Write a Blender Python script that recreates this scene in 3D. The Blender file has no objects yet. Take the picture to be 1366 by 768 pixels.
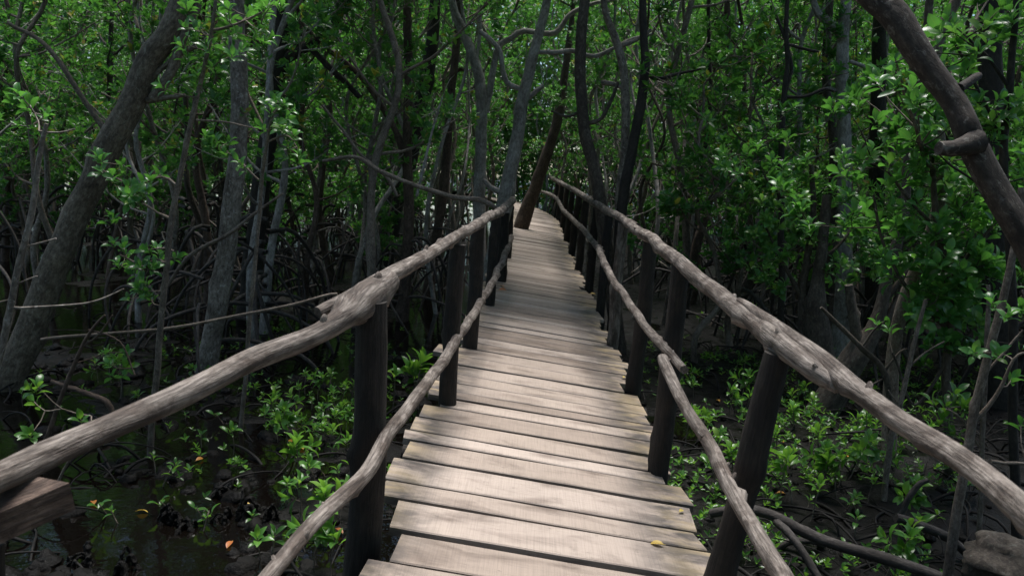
import bpy, math, random
import numpy as np
from mathutils import Vector, Matrix, noise

random.seed(11)
rng = np.random.default_rng(11)
SC = bpy.context.scene
COL = SC.collection
R = math.radians

# ------------------------------------------------------------------ camera
FPX, PW, PH = 1000.0, 1366.0, 768.0
CAM = Vector((0.0, 0.0, 1.55))
ROLL = R(3.6)
u0, v0 = 713 - PW / 2, PH / 2 - 235
ur = u0 * math.cos(ROLL) - v0 * math.sin(ROLL)
vr = u0 * math.sin(ROLL) + v0 * math.cos(ROLL)
PITCH = math.atan2(vr, FPX)
YAW = math.atan2(ur / FPX * math.cos(PITCH), 1.0)
fwd = Vector((-math.sin(YAW) * math.cos(PITCH), math.cos(YAW) * math.cos(PITCH), -math.sin(PITCH)))
rt0 = Vector((math.cos(YAW), math.sin(YAW), 0))
up0 = rt0.cross(fwd)
RT = rt0 * math.cos(ROLL) + up0 * math.sin(ROLL)
UP = up0 * math.cos(ROLL) - rt0 * math.sin(ROLL)


def ray(px, py):
    return (RT * (px - PW / 2) + UP * (PH / 2 - py) + fwd * FPX) / FPX


def P(px, py, d):
    """point seen at (px, py), d metres ahead along the boardwalk"""
    r = ray(px, py)
    return CAM + r * (d / r.y)


def G(px, py, z=-0.78):
    r = ray(px, py)
    return CAM + r * ((z - CAM.z) / r.z)


# ------------------------------------------------------------------ helpers
class MB:
    """collects geometry for one mesh"""

    def __init__(s):
        s.v, s.g, s.r, s.f4, s.f3, s.fn, s.n = [], [], [], [], [], [], 0

    def add(s, v, quads=None, tris=None, g=None, rnd=0.5, ngons=None):
        v = np.asarray(v, dtype=np.float32).reshape(-1, 3)
        k = len(v)
        s.v.append(v)
        s.g.append(v.copy() if g is None else np.asarray(g, dtype=np.float32).reshape(-1, 3))
        s.r.append(np.full(k, rnd, np.float32) if np.isscalar(rnd) else np.asarray(rnd, np.float32))
        if quads is not None and len(quads):
            s.f4.append(np.asarray(quads, np.int32).reshape(-1, 4) + s.n)
        if tris is not None and len(tris):
            s.f3.append(np.asarray(tris, np.int32).reshape(-1, 3) + s.n)
        if ngons:
            for q in ngons:
                s.fn.append([i + s.n for i in q])
        s.n += k

    def mesh(s, name, mat, smooth=True):
        me = bpy.data.meshes.new(name)
        v = np.concatenate(s.v)
        f4 = np.concatenate(s.f4) if s.f4 else np.zeros((0, 4), np.int32)
        f3 = np.concatenate(s.f3) if s.f3 else np.zeros((0, 3), np.int32)
        loops = np.concatenate([f4.ravel(), f3.ravel(), np.array([i for q in s.fn for i in q], np.int32)])
        tot = np.concatenate([np.full(len(f4), 4), np.full(len(f3), 3), np.array([len(q) for q in s.fn], int)]).astype(np.int32)
        st = np.concatenate([[0], np.cumsum(tot)[:-1]]).astype(np.int32)
        me.vertices.add(len(v)); me.vertices.foreach_set('co', v.ravel())
        me.loops.add(len(loops)); me.loops.foreach_set('vertex_index', loops.astype(np.int32))
        me.polygons.add(len(tot)); me.polygons.foreach_set('loop_start', st)
        try:
            me.polygons.foreach_set('loop_total', tot)
        except Exception:
            pass
        me.polygons.foreach_set('use_smooth', np.full(len(tot), smooth))
        a = me.attributes.new('gc', 'FLOAT_VECTOR', 'POINT'); a.data.foreach_set('vector', np.concatenate(s.g).ravel())
        b = me.attributes.new('rnd', 'FLOAT', 'POINT'); b.data.foreach_set('value', np.concatenate(s.r))
        me.update(calc_edges=True)
        me.validate()
        me.materials.append(mat)
        return me

    def build(s, name, mat, parent=None, smooth=True):
        return link(name, s.mesh(name, mat, smooth), parent)


def link(name, me, parent=None):
    o = bpy.data.objects.new(name, me)
    COL.objects.link(o)
    if parent is not None:
        o.parent = parent
        # geometry is written in world space for traced things: cancel the parent's offset
        if parent.get('_ws'):
            o.location = -parent.location
    return o


def thing(name, label, cat, loc=(0, 0, 0), group=None, ws=True):
    o = bpy.data.objects.new(name, None)
    COL.objects.link(o)
    o.empty_display_size = 0.1
    o.location = loc
    o['label'] = label; o['category'] = cat
    if group: o['group'] = group
    if ws: o['_ws'] = 1
    return o


def tag(o, label, cat, group=None):
    o['label'] = label; o['category'] = cat
    if group: o['group'] = group
    return o


def catmull(pts, rad, step):
    p = [Vector(q) for q in pts]
    if len(p) == 2:
        p = [p[0], (p[0] + p[1]) / 2, p[1]]; rad = [rad[0], (rad[0] + rad[1]) / 2, rad[1]]
    p = [p[0] * 2 - p[1]] + p + [p[-1] * 2 - p[-2]]
    rr = [rad[0]] + list(rad) + [rad[-1]]
    out, ro = [], []
    for i in range(1, len(p) - 2):
        L = (p[i + 1] - p[i]).length
        n = max(1, int(math.ceil(L / step)))
        for k in range(n):
            t = k / n
            a, b, c, d = p[i - 1], p[i], p[i + 1], p[i + 2]
            out.append(0.5 * (2 * b + (c - a) * t + (2 * a - 5 * b + 4 * c - d) * t * t + (3 * b - a - 3 * c + d) * t ** 3))
            ro.append(rr[i] * (1 - t) + rr[i + 1] * t)
    out.append(p[-2]); ro.append(rr[-2])
    return out, ro


def tube(mb, pts, rad, sides=10, step=0.12, bump=0.08, freq=3.0, knots=0, cap=True, rnd=None, off=None, wob=0.0):
    pts, rad = catmull(pts, rad, step)
    n = len(pts)
    off = off or Vector((random.uniform(0, 50), random.uniform(0, 50), 0))
    if wob:
        for i in range(1, n - 1):
            q = pts[i] * 2.1 + off
            pts[i] = pts[i] + Vector((noise.noise(q), noise.noise(q + Vector((9, 0, 0))), noise.noise(q + Vector((0, 9, 0))))) * wob
    rnd = random.random() if rnd is None else rnd
    T = [(pts[min(i + 1, n - 1)] - pts[max(i - 1, 0)]).normalized() for i in range(n)]
    a = Vector((0, 0, 1)) if abs(T[0].z) < 0.9 else Vector((1, 0, 0))
    N = T[0].cross(a).normalized()
    kn = []
    for _ in range(knots):
        kn.append((random.randrange(1, max(2, n - 1)), random.random() * 6.283, random.uniform(0.25, 0.5)))
    V, GC = [], []
    s = random.uniform(0, 20)
    for i in range(n):
        if i:
            s += (pts[i] - pts[i - 1]).length
            N = (N - T[i] * N.dot(T[i]))
            N = N.normalized() if N.length > 1e-6 else T[i].orthogonal().normalized()
        B = T[i].cross(N)
        for k in range(sides):
            th = 6.28318 * k / sides
            dvec = N * math.cos(th) + B * math.sin(th)
            r = rad[i]
            if bump:
                q = Vector((math.cos(th) * 1.1, math.sin(th) * 1.1, s * freq)) + off
                r *= 1 + bump * (noise.noise(q) * 1.3 + 0.5 * noise.noise(q * 2.3))
            for (ki, ka, kh) in kn:
                dd = ((i - ki) * step / (rad[i] * 0.8)) ** 2 + (((th - ka + 3.1416) % 6.2832 - 3.1416) / 0.6) ** 2
                if dd < 6: r += rad[i] * kh * math.exp(-dd)
            V.append(pts[i] + dvec * r)
            GC.append((math.cos(th) * rad[i], math.sin(th) * rad[i], s))
    V = [tuple(q) for q in V]
    base = np.arange(sides)
    q = []
    for i in range(n - 1):
        A = i * sides + base; Bq = i * sides + (base + 1) % sides
        q.append(np.stack([A, Bq, Bq + sides, A + sides], 1))
    ng = []
    if cap:
        c = len(V)
        V += [tuple(V[k]) for k in range(sides)] + [tuple(V[(n - 1) * sides + k]) for k in range(sides)]
        GC += [GC[k] for k in range(sides)] + [GC[(n - 1) * sides + k] for k in range(sides)]
        ng = [[c + k for k in range(sides)][::-1], [c + sides + k for k in range(sides)]]
    mb.add(V, quads=np.concatenate(q), g=GC, rnd=rnd, ngons=ng)
    return pts


# leaf templates: (along, side, up)
LO_V = np.array([(0, 0, 0), (.35, .5, .10), (.75, .42, .02), (1, 0, -.12), (.75, -.42, .02), (.35, -.5, .10)], np.float32)
LO_F = np.array([(0, 1, 2, 3), (0, 3, 4, 5)])
_rows = [(0.0, .03, 0), (.14, .05, .0), (.32, .36, .05), (.55, .5, .05), (.76, .44, .0), (.92, .22, -.09), (1.0, .02, -.16)]
HI_V = np.array([(a, s * w, z + (0.10 * w if s else -0.02)) for a, w, z in _rows for s in (1, 0, -1)], np.float32)
HI_F = np.array([(3 * i + j, 3 * i + j + 1, 3 * i + j + 4, 3 * i + j + 3) for i in range(len(_rows) - 1) for j in (0, 1)])


def add_leaves(mb, base, axis, nrm, L, W, rnd, hi=False):
    base, axis, nrm = (np.asarray(q, np.float32).reshape(-1, 3) for q in (base, axis, nrm))
    L, W, rnd = np.asarray(L, np.float32), np.asarray(W, np.float32), np.asarray(rnd, np.float32)
    axis = axis / np.linalg.norm(axis, axis=1, keepdims=True)
    side = np.cross(axis, nrm); side /= (np.linalg.norm(side, axis=1, keepdims=True) + 1e-6)
    nrm = np.cross(side, axis)
    TV, TF = (HI_V, HI_F) if hi else (LO_V, LO_F)
    n, k = len(base), len(TV)
    v = (base[:, None] + axis[:, None] * (TV[None, :, 0:1] * L[:, None, None])
         + side[:, None] * (TV[None, :, 1:2] * W[:, None, None]) + nrm[:, None] * (TV[None, :, 2:3] * L[:, None, None]))
    f = (TF[None] + (np.arange(n) * k)[:, None, None]).reshape(-1, 4)
    g = np.tile(TV, (n, 1))
    mb.add(v.reshape(-1, 3), quads=f, g=g, rnd=np.repeat(rnd, k))


def rosettes(mb, tips, dirs, Lm, nl=(6, 10), hi=False, rs=0.5, width=0.46):
    """whorls of leaves at the twig tips"""
    B, A, N, LL, RR = [], [], [], [], []
    for p, d in zip(tips, dirs):
        d = Vector(d).normalized()
        a = d.orthogonal().normalized(); b = d.cross(a)
        k = random.randint(*nl)
        ph = random.random() * 6.28
        tone = min(1, max(0, random.gauss(rs, 0.2)))
        for i in range(k):
            th = ph + i * 2.39996
            el = 0.25 + 0.95 * (1 - i / k) + random.uniform(-.15, .15)     # opening angle from the axis
            out = a * math.cos(th) + b * math.sin(th)
            ax = d * math.cos(el) + out * math.sin(el)
            ax.z -= 0.15 * random.random()
            nn = d * math.sin(el) - out * math.cos(el) + Vector((random.gauss(0, .2), random.gauss(0, .2), 0.25))
            q = Vector(p) - d * (0.05 * (1 - i / k) * Lm / 0.1)
            B.append(q); A.append(ax); N.append(nn)
            LL.append(Lm * random.uniform(.65, 1.15))
            RR.append(min(1, max(0, tone + random.gauss(0, .12))))
    LL = np.array(LL); RR = np.array(RR); RR = np.minimum(RR, .93); RR[rng.random(len(RR)) < .006] = 1.2
    add_leaves(mb, B, A, N, LL, LL * width * rng.uniform(.85, 1.15, len(LL)), RR, hi)


# ------------------------------------------------------------------ materials
def mat(name):
    m = bpy.data.materials.new(name)
    m.use_nodes = True
    nt = m.node_tree
    return m, nt, nt.nodes['Principled BSDF'], nt.nodes['Material Output']


def ramp(nt, fac, stops):
    n = nt.nodes.new('ShaderNodeValToRGB')
    el = n.color_ramp.elements
    while len(el) < len(stops): el.new(0.5)
    for e, (p, c) in zip(el, stops):
        e.position = p; e.color = (*c, 1) if len(c) == 3 else c
    nt.links.new(fac, n.inputs[0])
    return n.outputs[0]


def gcoord(nt, scale, attr='gc', rndshift=True):
    a = nt.nodes.new('ShaderNodeAttribute'); a.attribute_name = attr
    out = a.outputs['Vector']
    if rndshift:
        oi = nt.nodes.new('ShaderNodeAttribute'); oi.attribute_name = 'rnd'
        mul = nt.nodes.new('ShaderNodeVectorMath'); mul.operation = 'MULTIPLY_ADD'
        cmb = nt.nodes.new('ShaderNodeCombineXYZ')
        for i in range(3): nt.links.new(oi.outputs['Fac'], cmb.inputs[i])
        nt.links.new(cmb.outputs[0], mul.inputs[0]); mul.inputs[1].default_value = (13, 7, 17)
        nt.links.new(out, mul.inputs[2]); out = mul.outputs[0]
    mp = nt.nodes.new('ShaderNodeVectorMath'); mp.operation = 'MULTIPLY'
    mp.inputs[1].default_value = scale
    nt.links.new(out, mp.inputs[0])
    return mp.outputs[0]


def noise_n(nt, vec, scale, detail=4, rough=.6, dist=0):
    n = nt.nodes.new('ShaderNodeTexNoise')
    n.inputs['Scale'].default_value = scale; n.inputs['Detail'].default_value = detail
    n.inputs['Roughness'].default_value = rough; n.inputs['Distortion'].default_value = dist
    if vec is not None: nt.links.new(vec, n.inputs['Vector'])
    return n.outputs['Fac']


def mixc(nt, fac, a, b, mode='MIX'):
    n = nt.nodes.new('ShaderNodeMix'); n.data_type = 'RGBA'; n.blend_type = mode
    for sock, val in ((n.inputs[0], fac), (n.inputs[6], a), (n.inputs[7], b)):
        if hasattr(val, 'node'): nt.links.new(val, sock)
        elif isinstance(val, (int, float)): sock.default_value = val
        else: sock.default_value = (*val, 1)
    return n.outputs[2]


def math_n(nt, op, a, b=0.0):
    n = nt.nodes.new('ShaderNodeMath'); n.operation = op
    for sock, val in ((n.inputs[0], a), (n.inputs[1], b)):
        if hasattr(val, 'node'): nt.links.new(val, sock)
        else: sock.default_value = val
    return n.outputs[0]


def bump_n(nt, h, strength, dist, prev=None):
    n = nt.nodes.new('ShaderNodeBump')
    n.inputs['Strength'].default_value = strength; n.inputs['Distance'].default_value = dist
    nt.links.new(h, n.inputs['Height'])
    if prev is not None: nt.links.new(prev, n.inputs['Normal'])
    return n.outputs[0]


def wood_pole(name, dark, mid, light, rough=.8, grain=1.0):
    m, nt, b, o = mat(name)
    g = noise_n(nt, gcoord(nt, (1, 1, .09)), 120, 7, .7)
    g2 = noise_n(nt, gcoord(nt, (1, 1, .05)), 48, 4, .6)
    big = noise_n(nt, gcoord(nt, (1, 1, .5)), 11, 6, .68, .4)
    c = ramp(nt, g, [(.3, dark), (.5, mid), (.72, light)])
    crack = ramp(nt, g2, [(.43, (1, 1, 1)), (.475, (.25, .23, .22)), (.50, (.25, .23, .22)), (.54, (1, 1, 1))])
    c = mixc(nt, .55, c, crack, 'MULTIPLY')
    c2 = mixc(nt, ramp(nt, big, [(.43, (0, 0, 0)), (.58, (1, 1, 1))]), mixc(nt, 1.0, c, (.33, .285, .26), 'MULTIPLY'), c)
    nt.links.new(c2, b.inputs['Base Color'])
    b.inputs['Roughness'].default_value = rough
    n1 = bump_n(nt, g, .6 * grain, .005)
    n1 = bump_n(nt, crack, .5 * grain, .006, n1)
    n2 = bump_n(nt, big, .6, .014, n1)
    nt.links.new(n2, b.inputs['Normal'])
    return m


def bark(name, dark, mid, light, lichen=None, rings=0.0, scale=1.0):
    m, nt, b, o = mat(name)
    vec = gcoord(nt, (1, 1, .5))
    f = noise_n(nt, vec, 38 * scale, 5, .7)
    big = noise_n(nt, gcoord(nt, (1, 1, .6)), 6 * scale, 4, .65, .6)
    c = ramp(nt, f, [(.3, dark), (.52, mid), (.75, light)])
    c = mixc(nt, ramp(nt, big, [(.35, (0, 0, 0)), (.65, (1, 1, 1))]), mixc(nt, 1.0, c, (.45, .42, .40), 'MULTIPLY'), c)
    if lichen:
        l = noise_n(nt, gcoord(nt, (1, 1, .7)), 26 * scale, 7, .75, .5)
        c = mixc(nt, math_n(nt, 'MULTIPLY', ramp(nt, l, [(.55, (0, 0, 0)), (.66, (1, 1, 1))]), .6), c, lichen)
    nt.links.new(c, b.inputs['Base Color'])
    b.inputs['Roughness'].default_value = .85
    n = bump_n(nt, f, .7, .01)
    if rings:
        r = noise_n(nt, gcoord(nt, (.3, .3, 1)), 14, 2, .5)
        n = bump_n(nt, r, rings, .02, n)
    nt.links.new(n, b.inputs['Normal'])
    return m


def leafmat(name, stops, trans=(.12, .36, .05), tw=.37, rough=.33, tip=None):
    m, nt, b, o = mat(name)
    a = nt.nodes.new('ShaderNodeAttribute'); a.attribute_name = 'rnd'
    oi = nt.nodes.new('ShaderNodeObjectInfo')
    k = math_n(nt, 'ADD', a.outputs['Fac'], math_n(nt, 'MULTIPLY', math_n(nt, 'SUBTRACT', oi.outputs['Random'], .5), .35))
    c = ramp(nt, k, stops)
    gc = nt.nodes.new('ShaderNodeAttribute'); gc.attribute_name = 'gc'
    sx = nt.nodes.new('ShaderNodeSeparateXYZ'); nt.links.new(gc.outputs['Vector'], sx.inputs[0])
    # paler midrib along the leaf
    rib = math_n(nt, 'LESS_THAN', math_n(nt, 'ABSOLUTE', sx.outputs[1]), .035)
    c = mixc(nt, math_n(nt, 'MULTIPLY', rib, .45), c, (.16, .22, .06))
    nt.links.new(c, b.inputs['Base Color'])
    b.inputs['Roughness'].default_value = rough
    b.inputs['Specular IOR Level'].default_value = .55
    t = nt.nodes.new('ShaderNodeBsdfTranslucent')
    tc = mixc(nt, 1.0, mixc(nt, .5, c, trans), (1.6, 1.6, 1.2), 'MULTIPLY')
    nt.links.new(tc, t.inputs['Color'])
    mx = nt.nodes.new('ShaderNodeMixShader'); mx.inputs[0].default_value = tw
    nt.links.new(b.outputs[0], mx.inputs[1]); nt.links.new(t.outputs[0], mx.inputs[2])
    nt.links.new(mx.outputs[0], o.inputs['Surface'])
    return m


M = {}
M['rail'] = wood_pole('weathered_pole', (.07, .058, .05), (.20, .17, .146), (.36, .318, .285))
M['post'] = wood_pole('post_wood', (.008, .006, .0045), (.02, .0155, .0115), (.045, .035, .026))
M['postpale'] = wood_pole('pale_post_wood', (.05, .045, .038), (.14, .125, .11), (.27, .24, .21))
M['cut'] = wood_pole('cut_wood', (.07, .045, .033), (.15, .10, .075), (.26, .19, .15))
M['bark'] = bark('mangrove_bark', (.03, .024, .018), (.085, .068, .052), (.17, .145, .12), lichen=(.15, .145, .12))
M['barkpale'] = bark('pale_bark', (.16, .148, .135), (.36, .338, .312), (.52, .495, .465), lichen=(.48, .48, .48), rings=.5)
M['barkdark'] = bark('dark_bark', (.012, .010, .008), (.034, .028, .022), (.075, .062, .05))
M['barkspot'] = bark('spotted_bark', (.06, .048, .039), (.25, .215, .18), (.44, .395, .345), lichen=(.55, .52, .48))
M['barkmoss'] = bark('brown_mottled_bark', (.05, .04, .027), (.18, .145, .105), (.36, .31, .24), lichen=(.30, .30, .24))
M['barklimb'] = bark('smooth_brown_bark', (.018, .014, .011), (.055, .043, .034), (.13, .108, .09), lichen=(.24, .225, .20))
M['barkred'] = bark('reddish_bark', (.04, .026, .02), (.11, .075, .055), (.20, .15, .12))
M['twig'] = bark('twig_bark', (.08, .062, .048), (.22, .18, .145), (.38, .32, .27), scale=2.5)
M['root'] = bark('root_bark', (.016, .0135, .012), (.055, .048, .043), (.13, .116, .105))
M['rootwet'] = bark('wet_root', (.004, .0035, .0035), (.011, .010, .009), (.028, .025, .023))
M['rootwet'].node_tree.nodes['Principled BSDF'].inputs['Roughness'].default_value = .7
M['rootwet'].node_tree.nodes['Principled BSDF'].inputs['Specular IOR Level'].default_value = .25
G1 = [(.0, (.015, .058, .016)), (.35, (.029, .108, .027)), (.65, (.053, .165, .04)), (.9, (.095, .225, .058)), (.96, (.12, .23, .045)), (1.0, (.34, .24, .04))]
G2 = [(.0, (.02, .07, .012)), (.4, (.045, .14, .022)), (.75, (.085, .22, .035)), (1.0, (.16, .28, .045))]
M['leaf'] = leafmat('mangrove_leaf', G1, rough=.38)
M['leafnear'] = leafmat('glossy_leaf', G1, rough=.28)
M['leafmid'] = leafmat('young_leaf', [(.0, (.024, .08, .022)), (.4, (.05, .15, .038)), (.75, (.08, .22, .055)), (1.0, (.15, .26, .06))], rough=.3)
M['leafseed'] = leafmat('seedling_leaf', G2, trans=(.2, .42, .05), rough=.32)
M['deadleaf'] = leafmat('fallen_leaf', [(.0, (.35, .10, .02)), (.5, (.45, .22, .03)), (1.0, (.55, .42, .09))], trans=(.5, .3, .05), tw=.15, rough=.5)


def deck_mat():
    m, nt, b, o = mat('deck_planks')
    a = nt.nodes.new('ShaderNodeAttribute'); a.attribute_name = 'rnd'
    tone = ramp(nt, a.outputs['Fac'], [(.0, (.19, .147, .118)), (.25, (.275, .219, .178)), (.6, (.325, .264, .22)), (1.0, (.375, .31, .264))])
    g = noise_n(nt, gcoord(nt, (.035, 1, 1)), 130, 6, .7, .2)
    big = noise_n(nt, gcoord(nt, (.35, 1, 1)), 7, 5, .6, .5)
    saw = noise_n(nt, gcoord(nt, (1, .02, 1)), 230, 2, .5)
    c = mixc(nt, 1.0, tone, ramp(nt, g, [(.25, (.55, .53, .52)), (.42, (1, 1, 1)), (.75, (1.08, 1.08, 1.08))]), 'MULTIPLY')
    c = mixc(nt, 1.0, c, ramp(nt, big, [(.28, (.48, .45, .44)), (.5, (1, 1, 1)), (.8, (1.1, 1.1, 1.1))]), 'MULTIPLY')
    c = mixc(nt, 1.0, c, ramp(nt, saw, [(.3, (.84, .84, .84)), (.6, (1.03, 1.03, 1.03))]), 'MULTIPLY')
    # black mould and yellow-green staining towards the ends, as on the real boards
    gc = nt.nodes.new('ShaderNodeAttribute'); gc.attribute_name = 'gc'
    sx = nt.nodes.new('ShaderNodeSeparateXYZ'); nt.links.new(gc.outputs['Vector'], sx.inputs[0])
    e = math_n(nt, 'ABSOLUTE', sx.outputs[0])
    st = noise_n(nt, gcoord(nt, (.5, 1, 1)), 9, 5, .65, .4)
    w = math_n(nt, 'MULTIPLY', ramp(nt, e, [(.40, (0, 0, 0)), (.64, (1, 1, 1)), (.74, (.8, .8, .8))]), ramp(nt, st, [(.40, (0, 0, 0)), (.55, (1, 1, 1))]))
    c = mixc(nt, math_n(nt, 'MULTIPLY', w, .85), c, (.045, .04, .036))
    w2 = math_n(nt, 'MULTIPLY', ramp(nt, e, [(.52, (0, 0, 0)), (.70, (1, 1, 1))]), ramp(nt, big, [(.45, (0, 0, 0)), (.65, (1, 1, 1))]))
    c = mixc(nt, math_n(nt, 'MULTIPLY', w2, .7), c, (.40, .30, .16))
    sp = noise_n(nt, gcoord(nt, (.6, 1, 1)), 26, 6, .75, .3)
    c = mixc(nt, ramp(nt, sp, [(.60, (0, 0, 0)), (.72, (.7, .7, .7))]), c, (.10, .08, .065))
    nt.links.new(c, b.inputs['Base Color'])
    nt.links.new(ramp(nt, big, [(.3, (.5, .5, .5)), (.7, (.7, .7, .7))]), b.inputs['Roughness'])
    n = bump_n(nt, g, .35, .004)
    n = bump_n(nt, saw, .25, .002, n)
    nt.links.new(n, b.inputs['Normal'])
    return m


M['deck'] = deck_mat()


def mud_mat():
    m, nt, b, o = mat('black_mud')
    b.inputs['Specular IOR Level'].default_value = .16
    tc = nt.nodes.new('ShaderNodeTexCoord')
    a = noise_n(nt, tc.outputs['Object'], 5, 8, .65)
    c = noise_n(nt, tc.outputs['Object'], 38, 6, .7)
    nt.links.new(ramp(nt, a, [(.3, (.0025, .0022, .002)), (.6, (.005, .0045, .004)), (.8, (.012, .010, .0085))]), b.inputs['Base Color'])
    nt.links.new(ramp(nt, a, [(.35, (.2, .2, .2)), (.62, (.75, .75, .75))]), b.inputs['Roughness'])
    n = bump_n(nt, a, .8, .05)
    n = bump_n(nt, c, .8, .015, n)
    nt.links.new(n, b.inputs['Normal'])
    return m


def water_mat():
    m, nt, b, o = mat('brown_water')
    b.inputs['Base Color'].default_value = (.003, .0023, .0018, 1)
    b.inputs['Roughness'].default_value = .04
    tc = nt.nodes.new('ShaderNodeTexCoord')
    a = noise_n(nt, tc.outputs['Object'], 9, 3, .5)
    nt.links.new(bump_n(nt, a, .12, .02), b.inputs['Normal'])
    return m


M['mud'] = mud_mat(); M['water'] = water_mat()

# ------------------------------------------------------------------ ground, water
ZW = -0.82


def ground_z(x, y):
    z = -0.80 + 0.10 * noise.noise(Vector((x * .45, y * .45, 3))) + 0.07 * noise.noise(Vector((x * 1.6, y * 1.6, 7)))
    z += 0.045 * noise.noise(Vector((x * 4.5, y * 4.5, 1))) + 0.02 * noise.noise(Vector((x * 11, y * 11, 5)))
    if x < -.5: z -= 0.05 * min(1, (-.5 - x) / 1.0)
    else: z += 0.05
    z -= .16 * math.exp(-((x + 2.25) ** 2 / .35 + (y - 4.3) ** 2 / .25))
    return z


def spaced(lo, hi, fine_lo, fine_hi, st, grow=1.25):
    a = list(np.arange(fine_lo, fine_hi, st))
    d = st; q = a[-1]
    while q < hi:
        d *= grow; q += d; a.append(q)
    d = st; q = a[0]
    while q > lo:
        d *= grow; q -= d; a.insert(0, q)
    return a


xs = spaced(-260, 260, -7, 7, .075); ys = spaced(-120, 300, 1.2, 12, .075)
gv = [(x, y, ground_z(x, y)) for y in ys for x in xs]
nx = len(xs)
gq = [(j * nx + i, j * nx + i + 1, (j + 1) * nx + i + 1, (j + 1) * nx + i) for j in range(len(ys) - 1) for i in range(nx - 1)]
mb = MB(); mb.add(gv, quads=gq)
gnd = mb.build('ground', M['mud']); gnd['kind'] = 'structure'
mb = MB(); mb.add([(-60, -30, ZW), (60, -30, ZW), (60, 90, ZW), (-60, 90, ZW)], quads=[(0, 1, 2, 3)])
wat = mb.build('water', M['water']); wat['kind'] = 'structure'

# ------------------------------------------------------------------ boardwalk
TILT = R(6.0)


def ss(a, b, x):
    t = min(1, max(0, (x - a) / (b - a)))
    return t * t * (3 - 2 * t)


def bcx(y):
    return 0.12 - (0.02 * (y - 24) ** 2 if y > 24 else 0)


def bdz(y):
    return 0.55 * ss(17, 38, y)


def D(l, y, h=0.0):
    return Vector((bcx(y) + l * math.cos(TILT) + h * math.sin(TILT), y, bdz(y) - l * math.sin(TILT) + h * math.cos(TILT)))


bridge = thing('wooden_boardwalk', 'weathered plank boardwalk with rough pole railings leading into the mangroves', 'boardwalk', (0.07, 4, -.8))
posts = [  # (px top, py top, px deck, py deck, d, width px, pale)
    (496, 402, 480, 790, 2.85, 47, 0), (611, 326, 595, 566, 4.7, 24, 0), (638, 300, 625, 482, 6.3, 19, 0), (662, 290, 652, 420, 8.5, 14, 0),
    (674, 284, 668, 384, 10.5, 13, 0), (681, 274, 677, 350, 13.6, 10, 0),
    (1037, 472, 952, 800, 2.52, 40, 0), (909, 348, 880, 615, 4.1, 27, 0), (868, 318, 846, 506, 5.75, 20, 0), (832, 298, 818, 445, 7.4, 15, 1),
    (812, 287, 802, 402, 9.4, 12, 0), (796, 277, 787, 374, 11.2, 11, 0), (782, 268, 773, 348, 13.5, 10, 0), (773, 262, 764, 327, 16.5, 9, 0), (764, 256, 757, 312, 19.5, 8, 0),
    (757, 251, 751, 299, 23.5, 7, 0), (750, 247, 745, 288, 27, 6.5, 0), (744, 243, 740, 279, 31, 6, 0)]
mb = MB()
y = 0.4
prow = random.Random(5)
post_y = [(P(q[2], q[3], q[4])) for q in posts]
while y < 45:
    w = prow.choice([.13, .16, .19, .2, .22, .23, .25, .26]) if y < 25 else .27
    gap = prow.choice([.008, .022, .034, .042, .05])
    l0 = (-.74 if y > 3.1 else -.66) + prow.gauss(0, .013); l1 = .80 + prow.gauss(0, .035)
    for pp in post_y:
        if abs(pp.y - (y + w / 2)) < .17:
            if pp.x < 0 and pp.y < 12: l0 = max(l0, -.60 + prow.uniform(-.1, .02))
            if pp.x > 0 and pp.y < 12: l1 = min(l1, .74 + prow.uniform(-.06, .06))
    if abs(y - 5.9) < .12: l0 = -.86
    skew = prow.gauss(0, .006); lift = prow.gauss(0, .003); rollx = prow.gauss(0, .006)
    nseg = 16
    V, GC, Q = [], [], []
    r = prow.random(); so = prow.uniform(0, 99)
    for i in range(nseg + 1):
        t = i / nseg
        l = l0 + (l1 - l0) * t
        e0 = .005 * noise.noise(Vector((l * 3, so, 0))) ; e1 = .006 * noise.noise(Vector((l * 3, so, 9)))
        el = .008 * noise.noise(Vector((so, 1, 1))) if i in (0, nseg) else 0
        wv = .004 * noise.noise(Vector((l * 1.2, so, 4)))
        c = .005
        ya, yb = y + e0 + skew * l, y + w + e1 + skew * l
        prof = [(ya, -.042), (ya, -c), (ya + c, 0), (yb - c, 0), (yb, -c), (yb, -.042)]
        endk = prow.gauss(0, .004) if i in (0, nseg) else 0
        for k, (yy, zz) in enumerate(prof):
            ll = l + (endk * (yy - y) / w * 4 if i in (0, nseg) else 0)
            V.append(D(ll, yy, zz + lift + wv + rollx * (yy - y - w / 2)))
            GC.append((l, yy, zz))
    for i in range(nseg):
        for k in range(6):
            a = i * 6 + k; b = i * 6 + (k + 1) % 6
            Q.append((a, b, b + 6, a + 6))
    mb.add([tuple(q) for q in V], quads=Q, g=GC, rnd=r, ngons=[list(range(6)), list(range(nseg * 6, nseg * 6 + 6))[::-1]])
    y += w + gap
mb.build('deck', M['deck'], bridge, smooth=False)
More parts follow.
